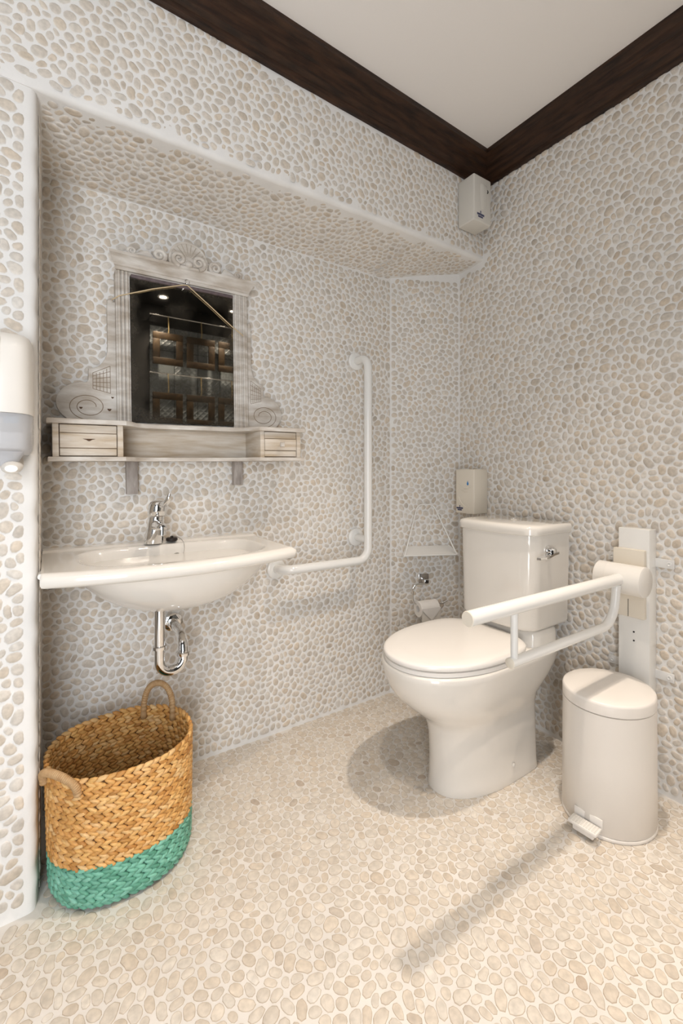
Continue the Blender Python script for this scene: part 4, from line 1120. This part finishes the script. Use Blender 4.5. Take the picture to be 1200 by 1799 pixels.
bpy.context.view_layer.update()
DG = bpy.context.evaluated_depsgraph_get()
Fv = Vector((math.cos(TH), math.sin(TH), 0)); Rv = Vector((math.sin(TH), -math.cos(TH), 0))
def lay(parent, fields, matname, H, prof, keep=None, top=300):
    """fields: list of (w, h, pitch, seed, gap, map(u,v)->(point, ax_u, ax_v, normal))"""
    items = []
    for (w, h, pitch, seed, gap, fn, kw) in fields:
        P, r, tone, tint, hj = pebble_field(w, h, pitch, seed, gap, **kw)
        for i in range(len(P)):
            if r[i].mean() < 0.0045: continue
            o, ux, uy, un = fn(P[i, 0], P[i, 1])
            if keep and not keep(o): continue
            hh = H * hj[i] * min(1.3, r[i].mean() / 0.015)
            V = []
            for sc, z, e in prof:
                rr = r[i] * sc
                V += [ux * (rr[k] * DIR[k, 0]) + uy * (rr[k] * DIR[k, 1]) + un * (hh * z) for k in range(KA_)]
            A = [(tone[i], tint[i], prof[q][2], 1) for q in range(3) for _ in range(KA_)]
            q = o - CAM; d = q.dot(Fv); score = 0.0
            if d > 0.05:
                u = 600 + FPX * q.dot(Rv) / d; v = HORIZON - FPX * q.z / d
                if -5 < u < 1205 and -5 < v < 1804:
                    score = float((r[i] ** 2).mean()) * abs(un.dot(q.normalized())) / (d * d)
            items.append((score, o, V, A))
    items.sort(key=lambda it: -it[0])
    nfront, rv, rf, ra = 0, [], [], []
    base = WLOC[parent.name]
    for score, o, V, A in items:
        if nfront < top and score > 0:
            dd = o - CAM
            hit = scene.ray_cast(DG, CAM, dd.normalized(), distance=dd.length - 0.02)
            vis = not hit[0]
        else:
            vis = False
        if vis:
            nfront += 1
            me = bpy.data.meshes.new('pebble')
            me.from_pydata(V, [], pb_faces)
            me.polygons.foreach_set('use_smooth', [True] * len(me.polygons))
            a = me.attributes.new('piece', 'FLOAT_COLOR', 'POINT'); a.data.foreach_set('color', np.asarray(A, np.float32).ravel())
            me.materials.append(M[matname])
            po = bpy.data.objects.new('pebble', me); col.objects.link(po)
            po.parent = parent; po.location = o - base
        else:
            n = len(rv)
            rv += [o + x for x in V]; rf += [tuple(j + n for j in f) for f in pb_faces]; ra += A
    if rv: obj('pebbles', rv, rf, M[matname], parent, smooth=180, piece=ra, kind='stuff')
    return len(items)

X_, Y_, Z_ = Vector((1, 0, 0)), Vector((0, 1, 0)), Vector((0, 0, 1))
cnt = 0
# niche back wall
cnt += lay(wall_back, [(CH0[0] - XP - 0.006, SOF['BL'] - 0.010, 0.0300, 1, 0.0040, lambda u, v: (Vector((XP + 0.004 + u, YN, 0.012 + v)), X_, Z_, -Y_), {})], 'pebble', 0.0024, PROFW)
# chamfered corner
cnt += lay(wall_corner, [(CHL - 0.006, SOF['CL'] - 0.0, 0.0300, 2, 0.0040, lambda u, v: (cp(0.003 + u, 0, 0.012 + v), cu, Z_, cn), {})], 'pebble', 0.0024, PROFW)
# right wall
YR0 = -0.25
cnt += lay(wall_right, [(CH1[1] - YR0 - 0.003, 2.446, 0.0315, 3, 0.0040, lambda u, v: (Vector((XB, YR0 + u, 0.012 + v)), Y_, Z_, -X_), {})], 'pebble', 0.0035, PROFW,
           keep=lambda o: not (o.y > YA(XB) - 0.004 and o.z > 2.085))
# bulkhead front and soffit
ua = Vector((1, 0.0246, 0)).normalized(); na = Vector((0.0246, -1, 0)).normalized()
def fb(u, v):
    x = XP - 0.56 + u; t = max(0, (x - XP) / (XB - XP)); zf = SOF['FL'] + (SOF['FR'] - SOF['FL']) * t
    return Vector((x, YA(x), zf + (0.018 if x > XP - 0.03 else 0.003) + v)), ua, Z_, na
def fs(u, v):
    x = XP + 0.004 + u; t = (x - XP) / (XB - XP)
    yf = YA(x) + 0.020; yb = YN - 0.006
    y = yf + v; s = (y - YA(x) - 0.06) / (YN + 0.02 - YA(x) - 0.06)
    zf = SOF['FL'] + (SOF['FR'] - SOF['FL']) * t - 0.002
    zb = SOF['BL'] + 0.007 * t / 0.75 if t <= 0.75 else SOF['BL'] + (SOF['CR'] - SOF['BL']) * (t - 0.75) / 0.25
    z = zf + (zb - zf) * s
    n = Vector((0, (zb - zf) / (YN - YA(x)), -1)).normalized()
    return Vector((x, y, z)), X_, Vector((0, 1, (zb - zf) / (YN - YA(x)))).normalized(), n
cnt += lay(wall_bulkhead, [(XB - XP + 0.56 - 0.006, 0.36, 0.0300, 4, 0.0046, fb, {}), (XB - XP - 0.02, 0.318, 0.0285, 5, 0.0045, fs, {})], 'pebble', 0.0022, PROFW,
           keep=lambda o: o.z < 2.440 and (o.y < 1.39 or (o - Vector((CH0[0], CH0[1], 0))).dot(cn) > 0.008), top=300)
# pier front and niche cheek
def fp(u, v):
    x = XP - 0.028 - u; return Vector((x, YA(x), 0.020 + v)), -ua, Z_, na
cnt += lay(wall_pier, [(0.53, 2.040, 0.0325, 6, 0.0052, fp, {}), (0.27, SOF['BL'] - 0.02, 0.0300, 7, 0.0040, lambda u, v: (Vector((XP + 0.001, YA(XP) + 0.04 + u, 0.012 + v)), Y_, Z_, X_), {})],
           'pebble', 0.0030, PROFW, keep=lambda o: not (o.x > XP - 0.03 and o.y < YA(XP) + 0.01 and o.z > 3))
# floor
FX0, FY0 = -0.62, -0.30
def fkeep(o):
    if o.x < XP + 0.01: return o.y < YA(o.x) - 0.024
    if o.y > YN - 0.008: return False
    return (o - Vector((CH0[0], CH0[1], 0))).dot(cn) > 0.008
cnt += lay(floor, [(XB - FX0 - 0.008, YN - FY0, 0.0320, 8, 0.0040, lambda u, v: (Vector((FX0 + u, FY0 + v, 0.0)), X_, Y_, Z_), dict(aspect=(1.2, 2.5), capk=0.60))], 'floor_pebble', 0.0013, PROFF, keep=fkeep)
print('pebbles', cnt)
